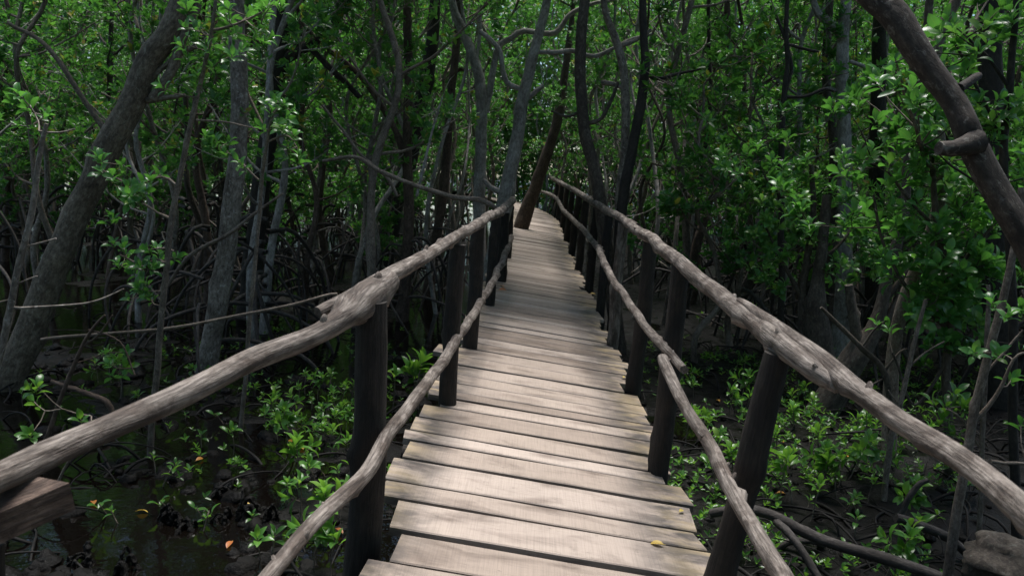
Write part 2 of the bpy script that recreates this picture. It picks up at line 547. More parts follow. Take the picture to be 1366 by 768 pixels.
# bearers under the planks
for l in (-.5, .52):
    mb = MB(); ysj = list(np.arange(.4, 44, 1.5))
    tube(mb, [D(l, q, -.105) for q in ysj], [.055] * len(ysj), 8, .4, .06)
    mb.build('bearer', M['post'], bridge)
for q in posts[:18]:
    p = P(q[2], q[3], q[4])
    if p.x > 0 and p.y < 24:
        mb = MB(); yy = p.y + .14
        tube(mb, [D(-.86 if yy > 4.5 else -.78, yy, -.2), D(0, yy, -.205), D(.93, yy, -.2)], [.05, .05, .05], 8, .3, .06)
        mb.build('crossbeam', M['post'], bridge)
for (x0, y0, x1, y1, d, w, pale) in posts:
    a = P(x0, y0, d); b = P(x1, y1, d)
    r = w * d / 2000
    dirn = (b - a).normalized()
    foot = b + dirn * ((b.z + 1.05) / max(.3, -dirn.z))
    mb = MB()
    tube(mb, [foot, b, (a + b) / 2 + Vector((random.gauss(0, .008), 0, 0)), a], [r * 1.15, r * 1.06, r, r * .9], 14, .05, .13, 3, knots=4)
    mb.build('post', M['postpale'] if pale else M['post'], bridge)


def pole(name, pts, m='rail', inn=1.0, wf=.86, sides=16, step=.05, bump=.10, knots=4, freq=4.0, wob=.012):
    """pts: (px, py, d, width px)"""
    mb = MB()
    tube(mb, [P(a, b, d * inn) for a, b, d, w in pts], [w * wf * d * inn / 2000 for a, b, d, w in pts], sides, step, bump, freq, knots, wob=wob)
    # stubs of trimmed twigs
    for _ in range(knots // 2):
        i = random.randrange(len(pts) - 1); t = random.random()
        A, B = P(*pts[i][:2], pts[i][2] * inn), P(*pts[i + 1][:2], pts[i + 1][2] * inn)
        rr_ = (pts[i][3] * pts[i][2] * (1 - t) + pts[i + 1][3] * pts[i + 1][2] * t) * wf * inn / 2000
        ax_ = (B - A).normalized(); o_ = ax_.cross(Vector((random.gauss(0, 1), random.gauss(0, 1), random.gauss(0, 1)))).normalized()
        if o_.z < -.2: o_ = -o_
        c_ = A.lerp(B, t)
        tube(mb, [c_ + o_ * rr_ * .5, c_ + (o_ + ax_ * .2) * rr_ * 1.0, c_ + (o_ + ax_ * .35) * rr_ * random.uniform(1.1, 1.35)], [rr_ * .42, rr_ * .3, rr_ * .2], 8, .01, .15, 20)
    return mb.build(name, M[m], bridge)


pole('handrail', [(-120, 690, 1.35, 54), (0, 640, 1.6, 49), (120, 580, 1.85, 44), (250, 522, 2.12, 42), (350, 473, 2.4, 37), (430, 440, 2.62, 35), (465, 418, 2.72, 41), (490, 395, 2.85, 50), (521, 374, 3.0, 34)], knots=8, bump=.13)
pole('handrail', [(424, 417, 2.95, 21), (470, 397, 3.1, 25), (515, 370, 3.3, 26), (570, 338, 4.0, 21), (610, 316, 4.7, 18), (645, 293, 6.0, 15), (668, 281, 8, 13), (684, 267, 11, 11)], knots=12, bump=.16)
pole('lower_rail', [(335, 795, 2.0, 30), (420, 700, 2.39, 28), (490, 622, 2.9, 26), (530, 565, 3.4, 23), (560, 522, 3.9, 20), (600, 468, 5.0, 17), (640, 405, 7.2, 13), (664, 362, 9.6, 11), (682, 316, 13.5, 9)], knots=9, inn=.86, wf=.84, bump=.13, wob=.018)
pole('handrail', [(1440, 740, 1.15, 54), (1366, 682, 1.35, 47), (1290, 624, 1.6, 42), (1200, 561, 1.9, 36), (1130, 508, 2.2, 34), (1085, 471, 2.42, 29), (1045, 441, 2.62, 24), (1000, 410, 2.95, 14), (985, 400, 3.08, 8)], wf=.84, knots=9, bump=.13)
pole('handrail', [(1118, 521, 2.22, 12), (1109, 512, 2.25, 26), (1090, 498, 2.3, 34), (1045, 462, 2.5, 40), (1010, 435, 2.8, 35), (970, 402, 3.2, 28), (905, 349, 4.1, 22), (868, 318, 5.3, 17), (836, 297, 6.8, 14)], wf=.84, knots=12, bump=.15)
pole('handrail', [(850, 303, 6.7, 13), (800, 275, 9.2, 11), (770, 256, 14, 8), (752, 246, 22, 6), (733, 236, 34, 5)], wf=.85, knots=3)
pole('lower_rail', [(1052, 790, 1.95, 33), (1000, 690, 2.44, 27), (960, 618, 2.85, 24), (922, 555, 3.45, 20), (884, 478, 4.1, 18)], wf=.84, knots=8, inn=.87, bump=.13, wob=.018)
pole('lower_rail', [(913, 493, 4.0, 14), (870, 445, 4.9, 14), (835, 398, 6.2, 12), (812, 362, 7.4, 11), (798, 330, 9.3, 10)], wf=.85, knots=8, inn=.88, bump=.14)
pole('lower_rail', [(802, 337, 9.0, 9), (786, 316, 10.5, 9), (772, 300, 13, 8), (752, 281, 16, 7), (739, 262, 22, 5), (719, 254, 30, 4)], wf=.85, knots=4, inn=.93)
# sawn block under the near left handrail
mb = MB()
A0, A1 = P(-60, 716, 1.55), P(60, 664, 1.68)
dv = (A1 - A0).normalized(); sd = dv.cross(Vector((0, 0, 1))).normalized(); uu = sd.cross(dv)
V = []
for c, ex in ((A0, 0), (A1, 0)):
    for (s_, h_) in ((-.035, -.05), (.045, -.04), (.05, .035), (.0, .06), (-.04, .03)):
        V.append(c + sd * s_ + uu * h_ + (dv * (.05 * s_ / .05) if c is A1 else dv * 0))
mb.add([tuple(q) for q in V], quads=[(i, (i + 1) % 5, 5 + (i + 1) % 5, 5 + i) for i in range(5)], ngons=[[4, 3, 2, 1, 0], [5, 6, 7, 8, 9]],
       g=[(s_, h_, e) for e in (0, .3) for (s_, h_) in ((-.035, -.05), (.045, -.04), (.05, .035), (.0, .06), (-.04, .03))])
blk = mb.build('support_block', M['cut'], bridge, smooth=False)
mb = MB(); a = P(-28, 700, 1.62)
tube(mb, [Vector((a.x - .06, a.y, -1)), a + Vector((0, 0, -.05))], [.055, .05], 12, .1, .06, 3, knots=1)
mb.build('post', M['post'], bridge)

# ------------------------------------------------------------------ trees: generators
def tree_geo(seed, H, r, first, spread, nlimb, Lm=.112, lean=.5, dens=1.0, roots=0, low=0):
    """a whole mangrove in local coordinates: trunk+limbs mesh builder, leaf builder"""
    rs = random.Random(seed); random.seed(seed)
    wood, leaf = MB(), MB()
    az = rs.random() * 6.28
    lx, ly = math.cos(az) * lean, math.sin(az) * lean
    pts, rad, zz = [], [], 0
    n = 9
    for i in range(n + 1):
        t = i / n
        pts.append(Vector((lx * t * t + rs.gauss(0, .15) * (i > 0), ly * t * t + rs.gauss(0, .15) * (i > 0), H * t - .25 * (i == 0))))
        rad.append(r * (1.25 - .25 * min(1, t * 6)) * (1 - .8 * t) + .006)
    path = tube(wood, pts, rad, 9, .22, .1, 2.5, knots=3)
    tips, dirs = [], []
    for k in range(nlimb):
        t = first / H + (1 - first / H) * ((k + rs.random()) / nlimb)
        if low and k < low: t = rs.uniform(.12, first / H)
        i0 = min(len(path) - 1, int(t * len(path)))
        s = path[i0]
        az = k * 2.4 + rs.random()
        L = spread * rs.uniform(.6, 1.15) * (1 - .45 * t)
        up = rs.uniform(.05, .75) + .5 * t
        d = Vector((math.cos(az), math.sin(az), up)).normalized()
        side = Vector((-d.y, d.x, 0)) * rs.gauss(0, .25)
        lp = [s, s + d * L * .35 + side * L * .3 + Vector((0, 0, -.03 * L)), s + d * L * .7 + side * L * .2 + Vector((0, 0, .08 * L)), s + d * L + Vector((0, 0, .22 * L))]
        r0 = r * .42 * (1 - .6 * t) + .006
        lpath = tube(wood, lp, [r0, r0 * .75, r0 * .5, .006], 6, .18, .08, 3, wob=.04, cap=False)
        for j in range(rs.randint(5, 8)):
            tt = rs.uniform(.3, 1.0)
            q = lpath[min(len(lpath) - 1, int(tt * (len(lpath) - 1)))]
            dd = (d * .5 + Vector((rs.gauss(0, .6), rs.gauss(0, .6), rs.uniform(-.1, .9)))).normalized()
            TL = rs.uniform(.2, .65)
            e = q + dd * TL
            mid = q + dd * TL * .5 + Vector((rs.gauss(0, .04), rs.gauss(0, .04), rs.gauss(0, .03)))
            tube(wood, [q, mid, e], [.007, .005, .003], 4, .25, 0, cap=False)
            m_ = max(1, int(rs.choice([2, 3, 4]) * dens))
            for z_ in range(m_):
                f = 1 - z_ * .28
                bp = q + dd * TL * max(.1, f)
                if z_:
                    o_ = Vector((rs.gauss(0, .09), rs.gauss(0, .09), rs.gauss(.02, .07)))
                    bp = bp + o_
                    di = (dd * .4 + o_ * 5 + Vector((0, 0, .5)))
                else:
                    di = dd + Vector((0, 0, .5))
                tips.append(bp); dirs.append(di)
    rosettes(leaf, tips, dirs, Lm, (6, 10))
    rts = None
    if roots:
        rts = MB()
        for k in range(roots):
            az = k * 2.4 + rs.uniform(-.4, .4)
            h = rs.uniform(.35, 1.5); re = rs.uniform(.5, 1.5)
            d = Vector((math.cos(az), math.sin(az), 0)); sdv = Vector((-d.y, d.x, 0)) * rs.gauss(0, .15)
            tube(rts, [Vector((0, 0, h)), d * re * .35 + sdv + Vector((0, 0, h * .98)), d * re * .8 + sdv + Vector((0, 0, h * .5)), d * re + Vector((0, 0, -.25))],
                 [.03, .026, .022, .018], 6, .16, .08, 3, cap=False)
    return wood, leaf, rts


def make_proto(name_crown, seed, m='bark', **kw):
    w, l, rt = tree_geo(seed, **kw)
    return (w.mesh('trunk', M[m]), l.mesh('crown', M['leaf']), rt.mesh('prop_roots', M['root']) if rt else None)


protos_tall = [make_proto('c', 100 + i, m=['bark', 'barkpale', 'barkred', 'barkspot', 'bark', 'barkpale', 'barkred', 'twig'][i], H=7.5 + i * .35, r=[.045, .06, .055, .04, .072, .042, .05, .048][i], first=[2.2, 2.6, 1.9, 2.4, 2.9, 1.8, 2.2, 2.5][i],
                          spread=[1.7, 1.9, 1.6, 1.5, 2.1, 1.6, 1.8, 1.7][i], nlimb=[17, 18, 17, 15, 20, 17, 18, 17][i], lean=[.3, .9, .5, .2, 1.1, .6, .4, .8][i], roots=[6, 8, 9, 0, 10, 7, 8, 0][i], dens=1.15) for i in range(8)]
protos_bush = [make_proto('c', 200 + i, m=['bark', 'twig', 'barkdark', 'twig'][i], H=[2.6, 3.1, 2.2, 3.6][i], r=[.035, .03, .04, .035][i], first=[.7, .9, .5, 1.0][i], spread=[1.1, 1.2, 1.0, 1.3][i], nlimb=[14, 15, 13, 16][i], lean=.4,
                          roots=[5, 0, 6, 4][i], dens=1.25, Lm=.1) for i in range(4)]
random.seed(77)


def place_tree(pr, x, y, rz, sc, label, group, name='mangrove_tree', cat='tree'):
    t = bpy.data.objects.new(name, None); COL.objects.link(t)
    t.empty_display_size = .1
    t.location = (x, y, ground_z(x, y) - .02); t.rotation_euler = (random.gauss(0, .03), random.gauss(0, .03), rz); t.scale = (sc, sc, sc)
    tag(t, label, cat, group)
    for nm, me in zip(('trunk', 'crown', 'prop_roots'), pr):
        if me is not None:
            o = bpy.data.objects.new(nm, me); COL.objects.link(o); o.parent = t
    return t


# ------------------------------------------------------------------ traced trees
def high_crown(seed, n=26, R0=1.9, Hc=2.6, dens=1.0):
    """a crown round the origin, twigs included"""
    rs = random.Random(seed); random.seed(seed)
    wood, leaf = MB(), MB(); tips, dirs = [], []
    for k in range(n):
        az = k * 2.4 + rs.random(); z = rs.uniform(-.15, 1) * Hc
        L = R0 * rs.uniform(.5, 1.1)
        d = Vector((math.cos(az), math.sin(az), rs.uniform(.1, .6)))
        s = Vector((0, 0, z * .5))
        lp = [s, s + d * L * .5 + Vector((rs.gauss(0, .1), rs.gauss(0, .1), 0)), s + d * L + Vector((0, 0, z * .4))]
        path = tube(wood, lp, [.022, .014, .006], 5, .2, .05, cap=False, wob=.04)
        for j in range(7):
            q = path[int(rs.uniform(.3, 1) * (len(path) - 1))]
            for c in range(3):
                o_ = Vector((rs.gauss(0, .22), rs.gauss(0, .22), rs.gauss(.05, .2)))
                tips.append(q + o_); dirs.append(o_ * 3 + Vector((0, 0, .5)))
    rosettes(leaf, tips, dirs, .1, (6, 10))
    return wood.mesh('limbs', M['bark']), leaf.mesh('crown', M['leaf'])


crowns = [high_crown(300 + i, n=[26, 30, 22][i], R0=[1.8, 2.1, 1.6][i]) for i in range(3)]
random.seed(5)


def add_crown(t, p, k, sc=1.0):
    for nm, me in zip(('limbs', 'crown'), crowns[k % 3]):
        o = bpy.data.objects.new(nm, me); COL.objects.link(o); o.parent = t
        o.location = Vector(p) - t.location; o.rotation_euler = (0, 0, random.random() * 6.28); o.scale = (sc,) * 3


def tr_pts(pts, d, ground=True):
    """pixels -> points; pts base first: (px, py, width[, depth])"""
    out, rad = [], []
    for q in pts:
        dd = q[3] if len(q) > 3 else d
        out.append(P(q[0], q[1], dd)); rad.append(q[2] * dd / 2000)
    if ground and out[0].z > -.9:
        z = -1.0
        k = (out[0] - out[1]); k = Vector((k.x / max(.2, k.z * -1), k.y / max(.2, -k.z), -1)) if k.z < -.05 else Vector((0, 0, -1))
        h = out[0].z - z
        k.x = max(-.5, min(.5, k.x)); k.y = max(-.3, min(.3, k.y))
        out.insert(0, out[0] + k * h); rad.insert(0, rad[0] * 1.15)
    return out, rad


def traced(label, pts, d, m='bark', name='mangrove_tree', cat='tree', branches=(), top=True, crown=None, group=None, sides=14, bump=.09, roots=0, knots=5, wob=.02, step=.1, rootm='root'):
    p, r = tr_pts(pts, d)
    if top and p[-1].z < 6.5:   # carry the trunk on up, out of the frame
        k = (p[-1] - p[-2]).normalized()
        k = (k + Vector((0, 0, .8))).normalized()
        h = 6.5 - p[-1].z
        p.append(p[-1] + k * h * .5 / max(.3, k.z)); r.append(r[-1] * .8)
        p.append(p[-1] + Vector((k.x * .5, k.y * .5, 1)).normalized() * h * .6); r.append(r[-2] * .45)
    t = thing(name, label, cat, (p[0].x, p[0].y, ground_z(p[0].x, p[0].y)), group)
    mb = MB(); tube(mb, p, r, sides, step, bump, 2.5, knots, wob=wob)
    mb.build('trunk' if cat == 'tree' else 'stem', M[m], t)
    for b in branches:
        bp, br = tr_pts(b, d, False)
        mb = MB(); tube(mb, bp, br, 8, .08, .1, 3.5, 3, wob=.015)
        mb.build('branch', M[m], t)
    if roots:
        b0 = p[1] if p[0].z < -.9 else p[0]
        for k in range(roots):
            az = k * 2.4 + random.uniform(-.4, .4)
            h = random.uniform(.3, 1.5); re = random.uniform(.6, 1.8)
            d3 = Vector((math.cos(az), math.sin(az), 0)); sdv = Vector((-d3.y, d3.x, 0)) * random.gauss(0, .2)
            o = Vector((p[0].x, p[0].y, -.85))
            mb = MB(); rr = random.uniform(.015, .032)
            tube(mb, [o + Vector((0, 0, h)), o + d3 * re * .35 + sdv + Vector((0, 0, h * 1.0)), o + d3 * re * .8 + sdv + Vector((0, 0, h * .55)), o + d3 * re * 1.05 + Vector((0, 0, -.2))],
                 [rr, rr * .9, rr * .8, rr * .6], 7, .1, .08, 3, cap=False, wob=.03)
            mb.build('prop_root', M[rootm], t)
    if crown is not None:
        for c in (crown if isinstance(crown, list) else [(crown, 1, 0, 0)]):  # shifted and extra crowns are added out of view to shade deck and mud
            add_crown(t, p[-2] + Vector((c[2], c[3], .2)), c[0], c[1])
    return t


# left side
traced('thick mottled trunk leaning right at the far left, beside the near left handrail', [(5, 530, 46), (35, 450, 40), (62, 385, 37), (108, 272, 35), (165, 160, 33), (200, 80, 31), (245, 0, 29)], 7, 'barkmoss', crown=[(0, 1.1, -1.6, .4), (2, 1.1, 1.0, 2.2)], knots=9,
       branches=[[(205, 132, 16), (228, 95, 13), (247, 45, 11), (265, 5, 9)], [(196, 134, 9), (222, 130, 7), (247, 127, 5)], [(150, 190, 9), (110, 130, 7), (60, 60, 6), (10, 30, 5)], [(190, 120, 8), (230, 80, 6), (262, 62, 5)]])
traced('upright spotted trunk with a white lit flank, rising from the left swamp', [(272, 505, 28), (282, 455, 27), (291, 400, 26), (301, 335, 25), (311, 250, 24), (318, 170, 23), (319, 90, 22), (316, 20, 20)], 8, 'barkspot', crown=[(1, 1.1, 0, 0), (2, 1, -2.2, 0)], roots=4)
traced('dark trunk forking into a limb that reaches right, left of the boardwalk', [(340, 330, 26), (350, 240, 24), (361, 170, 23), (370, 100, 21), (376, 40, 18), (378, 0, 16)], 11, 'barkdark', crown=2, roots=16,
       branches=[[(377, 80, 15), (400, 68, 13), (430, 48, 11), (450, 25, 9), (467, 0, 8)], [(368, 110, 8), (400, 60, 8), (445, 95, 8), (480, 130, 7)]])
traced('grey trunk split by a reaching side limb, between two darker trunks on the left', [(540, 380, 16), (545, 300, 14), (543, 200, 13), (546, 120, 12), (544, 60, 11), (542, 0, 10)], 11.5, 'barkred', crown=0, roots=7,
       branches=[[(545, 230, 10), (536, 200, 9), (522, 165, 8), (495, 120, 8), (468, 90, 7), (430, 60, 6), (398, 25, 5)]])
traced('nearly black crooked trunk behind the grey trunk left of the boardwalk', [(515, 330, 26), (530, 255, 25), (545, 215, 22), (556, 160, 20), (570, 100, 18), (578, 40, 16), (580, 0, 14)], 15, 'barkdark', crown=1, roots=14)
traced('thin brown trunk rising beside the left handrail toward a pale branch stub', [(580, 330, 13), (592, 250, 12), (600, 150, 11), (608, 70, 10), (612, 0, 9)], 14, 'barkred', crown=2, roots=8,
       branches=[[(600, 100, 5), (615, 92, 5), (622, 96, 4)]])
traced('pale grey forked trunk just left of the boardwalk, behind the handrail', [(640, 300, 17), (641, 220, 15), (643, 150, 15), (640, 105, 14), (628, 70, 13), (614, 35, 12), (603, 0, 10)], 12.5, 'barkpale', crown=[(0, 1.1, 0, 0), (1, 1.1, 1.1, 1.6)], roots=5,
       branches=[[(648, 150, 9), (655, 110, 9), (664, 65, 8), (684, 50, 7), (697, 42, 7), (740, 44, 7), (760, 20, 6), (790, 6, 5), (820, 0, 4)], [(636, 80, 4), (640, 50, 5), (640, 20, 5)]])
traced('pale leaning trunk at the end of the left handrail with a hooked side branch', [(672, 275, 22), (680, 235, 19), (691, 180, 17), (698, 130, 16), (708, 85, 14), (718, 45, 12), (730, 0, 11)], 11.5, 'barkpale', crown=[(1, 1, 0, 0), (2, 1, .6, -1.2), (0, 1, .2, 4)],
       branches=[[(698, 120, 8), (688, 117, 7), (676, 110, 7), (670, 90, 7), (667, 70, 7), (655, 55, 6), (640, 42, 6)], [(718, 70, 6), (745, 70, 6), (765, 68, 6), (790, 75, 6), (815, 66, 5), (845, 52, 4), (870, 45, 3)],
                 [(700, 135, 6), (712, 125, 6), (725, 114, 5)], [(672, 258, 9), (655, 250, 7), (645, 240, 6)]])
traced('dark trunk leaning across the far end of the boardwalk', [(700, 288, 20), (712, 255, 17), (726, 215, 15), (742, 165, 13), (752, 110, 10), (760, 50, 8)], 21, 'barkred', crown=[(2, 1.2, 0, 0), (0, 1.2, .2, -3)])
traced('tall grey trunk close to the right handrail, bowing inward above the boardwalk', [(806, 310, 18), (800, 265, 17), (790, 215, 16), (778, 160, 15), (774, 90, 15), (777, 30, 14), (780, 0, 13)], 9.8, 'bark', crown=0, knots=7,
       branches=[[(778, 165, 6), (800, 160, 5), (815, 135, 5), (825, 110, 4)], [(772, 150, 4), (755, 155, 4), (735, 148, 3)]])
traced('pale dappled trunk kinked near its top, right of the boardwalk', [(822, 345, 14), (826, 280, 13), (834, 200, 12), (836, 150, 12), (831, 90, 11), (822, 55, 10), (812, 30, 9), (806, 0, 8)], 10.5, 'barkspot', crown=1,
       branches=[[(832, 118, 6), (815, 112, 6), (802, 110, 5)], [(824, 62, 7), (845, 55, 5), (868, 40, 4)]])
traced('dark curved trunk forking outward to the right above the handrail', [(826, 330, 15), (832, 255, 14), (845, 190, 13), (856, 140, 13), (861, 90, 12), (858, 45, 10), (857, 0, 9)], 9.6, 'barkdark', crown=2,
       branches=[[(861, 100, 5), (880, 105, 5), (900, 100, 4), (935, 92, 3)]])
# right side
traced('blue grey lichened trunk standing tall among right-hand foliage', [(1122, 440, 24), (1128, 330, 19), (1127, 240, 17), (1126, 150, 17), (1124, 70, 15), (1130, 0, 13)], 10.5, 'barkpale', crown=0, roots=5,
       branches=[[(1122, 50, 11), (1113, 35, 10), (1095, 22, 9), (1085, 0, 8)], [(1122, 125, 5), (1105, 118, 5), (1085, 125, 4), (1055, 132, 3)], [(1128, 80, 5), (1150, 88, 5), (1168, 97, 4)]])
traced('brown trunk tucked against the blue grey lichened trunk', [(1105, 440, 30), (1112, 330, 16), (1112, 200, 12), (1104, 120, 11), (1103, 50, 10), (1108, 0, 9)], 11.5, 'bark', crown=1)
traced('thin leaning pole-like trunk by the right bank of dark roots', [(925, 345, 12), (945, 270, 11), (958, 220, 10), (968, 150, 9), (972, 80, 8), (970, 0, 7)], 12, 'barkred', crown=2, roots=6)
traced('very thin dark sapling trunk leaning beside the brown leaning pole', [(930, 290, 7), (938, 220, 6), (948, 130, 6), (945, 60, 5)], 13, 'barkdark', crown=None)
traced('thin black trunk with crooked pale twigs in the right foliage', [(1042, 260, 8), (1042, 200, 8), (1046, 120, 7), (1052, 85, 6), (1048, 40, 6), (1050, 0, 5)], 9.5, 'barkdark', crown=None,
       branches=[[(1044, 132, 5), (1052, 108, 5), (1056, 90, 4), (1050, 60, 4), (1040, 30, 4), (1028, 8, 3)], [(1046, 130, 4), (1075, 128, 4), (1100, 118, 4), (1112, 122, 3)], [(1052, 60, 4), (1070, 65, 4), (1092, 69, 3)]])
traced('swollen-based pale trunk among the roots beyond the right handrail', [(1092, 450, 36), (1088, 415, 28), (1092, 370, 16), (1098, 320, 14), (1104, 260, 12)], 8.5, 'bark', top=False, crown=None)
traced('leaning pale trunk with split base behind the right handrail', [(1140, 480, 36), (1165, 440, 20), (1180, 395, 16), (1192, 340, 14), (1205, 280, 13), (1215, 200, 11)], 7.8, 'bark', crown=None,
       branches=[[(1168, 445, 16), (1190, 415, 13), (1205, 385, 11), (1225, 350, 9)], [(1145, 470, 18), (1138, 420, 14), (1132, 380, 11)], [(1185, 395, 8), (1210, 360, 7), (1240, 320, 6)]])
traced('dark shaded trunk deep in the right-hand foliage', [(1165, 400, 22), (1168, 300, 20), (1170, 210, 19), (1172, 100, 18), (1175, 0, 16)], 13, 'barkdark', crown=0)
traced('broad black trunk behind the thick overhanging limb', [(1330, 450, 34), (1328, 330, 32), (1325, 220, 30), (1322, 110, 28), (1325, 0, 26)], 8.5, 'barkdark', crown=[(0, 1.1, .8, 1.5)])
# thick limb overhanging from the upper right
t = traced('thick smooth limb curving down through the upper right corner', [(1500, 610, 48, 3.1), (1430, 440, 42, 3.15), (1366, 318, 35, 3.2), (1330, 252, 33, 3.25), (1297, 197, 34, 3.3), (1272, 140, 30, 3.35), (1243, 98, 30, 3.4), (1214, 60, 33, 3.45), (1190, 25, 34, 3.5), (1163, -8, 33, 3.55), (1130, -60, 32, 3.7), (1100, -130, 29, 3.8)], 3.3,
           'barklimb', crown=[(0, 1.1, 2.6, .3), (2, 1, 3.6, -1.0)], top=True, knots=10, bump=.12, sides=22, step=.05,
           branches=[[(1300, 190, 36, 3.27), (1283, 195, 24, 3.24), (1268, 199, 19, 3.22), (1252, 198, 17, 3.2)], [(1280, 118, 13, 3.35), (1295, 108, 11, 3.4), (1306, 101, 9, 3.45)]])
# saplings and sticks -----------------------------------------------------------------


def sapling(label, stem, d, spots, branches=(), m='twig', L=.095, hi=True, name='mangrove_sapling', top=False, leafm='leafmid'):
    p, r = tr_pts(stem, d)
    t = thing(name, label, 'sapling', (p[0].x, p[0].y, ground_z(p[0].x, p[0].y)))
    st = MB(); sp = list(tube(st, p, r, 8, .06, .12, 4, 4, wob=.012))
    for b in branches:
        bp, br = tr_pts(b, d, False)
        mb = MB(); sp += list(tube(mb, bp, br, 6, .06, .1, 4, 1, wob=.012))
        mb.build('branch', M[m], t)
    if spots:
        lf = MB(); tips, dirs = [], []
        for q in spots:
            dd = d + random.uniform(-.25, .25)
            c = P(q[0], q[1], dd)
            k = q[2] if len(q) > 2 else 2
            near = min(sp, key=lambda z: (z - c).length + max(0, z.z - c.z) * .8)
            out = (c - near); ln = out.length; out = out.normalized() if ln > .01 else Vector((0, 0, 1))
            mid = near.lerp(c, .5) + Vector((random.gauss(0, .08), random.gauss(0, .08), random.uniform(-.12, .05))) * ln
            sp += list(tube(st, [near, mid, c], [.0055, .004, .003], 5, .1, 0, cap=False))[2:]
            for j in range(k):
                o = Vector((random.gauss(0, .05), random.gauss(0, .08), random.gauss(0, .045))) * (j > 0)
                tips.append(c + o); dirs.append(out * .6 + o * 4 + Vector((random.gauss(0, .3), random.gauss(0, .3), .7)))
                if j:
                    tube(st, [c - out * .05, c + o], [.003, .0025], 4, .1, 0, cap=False)
        rosettes(lf, tips, dirs, L, (5, 8), hi)
        lf.build('foliage', M[leafm], t, smooth=True)
    st.build('stem', M[m], t)
    return t


sapling('slim sapling with leafy sprays in front of the left swamp', [(195, 665, 9), (204, 560, 9), (213, 450, 9), (222, 350, 8), (233, 270, 8), (250, 190, 7), (268, 110, 6), (285, 30, 5), (292, -30, 4)], 5.6,
        [(205, 352, 3), (196, 334, 2), (178, 365, 2), (158, 352, 2), (185, 385, 3), (200, 398, 2), (172, 398, 2), (215, 345, 2), (165, 330, 2), (150, 290, 2), (134, 212, 3), (150, 235, 3), (172, 250, 3), (190, 245, 2), (215, 232, 2), (165, 262, 2),
         (283, 58, 2), (262, 40, 3), (300, 20, 3), (330, 22, 3), (352, 10, 3), (315, 48, 3), (345, 40, 2), (240, 60, 2), (285, 90, 2), (310, 75, 2), (262, 95, 2), (370, 0, 3), (298, 5, 3), (250, 15, 3), (215, 115, 1)],
        [[(222, 352, 4), (205, 345, 3), (185, 352, 3), (160, 340, 2)], [(228, 292, 4), (210, 284, 3), (192, 272, 3)], [(240, 250, 4), (215, 235, 3), (180, 248, 3), (150, 235, 2)], [(285, 40, 4), (320, 30, 3), (360, 12, 3)],
         [(262, 160, 3), (300, 162, 3), (345, 172, 2)], [(232, 335, 3), (222, 332, 3), (195, 333, 2)]])
sapling('twiggy leafy shoot beside the spotted trunk, left of the dark fork', [(330, 480, 6), (338, 380, 6), (345, 300, 5), (352, 220, 5), (362, 160, 4), (375, 140, 3)], 6.3,
        [(362, 148, 2), (378, 138, 2), (390, 148, 2), (372, 170, 3), (392, 180, 2), (382, 195, 2), (398, 205, 2), (350, 170, 2), (288, 190, 2), (300, 205, 2), (275, 182, 2), (318, 215, 2), (305, 190, 1)],
        [[(345, 240, 3), (320, 215, 3), (290, 195, 2)], [(356, 190, 3), (385, 182, 2), (400, 205, 2)]])
sapling('bare pale stick leaning at the far left edge with a few leaves on top', [(-25, 560, 11), (5, 450, 10), (22, 370, 9), (40, 285, 8), (52, 215, 7), (62, 165, 5)], 4.2,
        [(40, 140, 1), (62, 152, 1), (25, 125, 1), (18, 135, 1)], [[(15, 410, 4), (60, 408, 3), (120, 402, 3), (165, 385, 2)], [(52, 175, 3), (80, 176, 2), (100, 172, 2)], [(30, 330, 3), (60, 322, 3), (75, 318, 2)], [(-10, 405, 3), (20, 398, 2)], [(22, 380, 3), (50, 368, 2)]], m='barkspot', L=.08)
sapling('reddish bare shoot slanting up behind the near left handrail', [(66, 575, 7), (85, 520, 6), (110, 460, 5), (128, 432, 4), (140, 420, 3)], 5.2,
        [(145, 485, 2), (150, 500, 2), (140, 470, 1), (168, 470, 1)], [[(110, 462, 3), (128, 450, 3), (150, 420, 2)], [(118, 440, 3), (160, 455, 2), (180, 500, 2)]], m='barkred', L=.07)
sapling('leafy shoot growing behind the sawn block at the lower left', [(80, 640, 4), (95, 610, 4), (115, 575, 3), (122, 555, 3)], 4.6, [(120, 572, 2), (112, 590, 2), (50, 515, 2), (45, 535, 1), (130, 585, 1), (40, 580, 1)], [], L=.09, leafm='leafseed')
# right hand: foreground hanging foliage
rspots = []
rr_ = random.Random(8)
for cx_, cy_, sx_, sy_, n_ in ((1300, 55, 60, 45, 24), (1340, 150, 40, 50, 14), (1250, 130, 45, 45, 14)):
    for _ in range(n_):
        rspots.append((cx_ + rr_.gauss(0, sx_), cy_ + rr_.gauss(0, sy_), rr_.choice([1, 2, 2])))
sapling('dark stemmed young tree with hanging leaves in the upper right', [(1352, 520, 12), (1350, 400, 11), (1345, 300, 11), (1340, 200, 10), (1346, 120, 9), (1352, 40, 8), (1355, -40, 6)], 5.0, rspots,
        [[(1345, 215, 5), (1325, 160, 4), (1300, 110, 4), (1275, 60, 3)], [(1348, 120, 5), (1320, 80, 4), (1290, 50, 3)], [(1342, 280, 4), (1300, 240, 3), (1262, 215, 3)]], m='barkdark', L=.105)
rspots = []
for cx_, cy_, sx_, sy_, n_ in ((1240, 300, 50, 55, 44), (1180, 250, 50, 40, 26), (1300, 380, 40, 40, 22), (1240, 400, 45, 40, 20), (1330, 300, 30, 50, 12)):
    for _ in range(n_):
        rspots.append((cx_ + rr_.gauss(0, sx_), cy_ + rr_.gauss(0, sy_), rr_.choice([1, 2, 2, 3])))
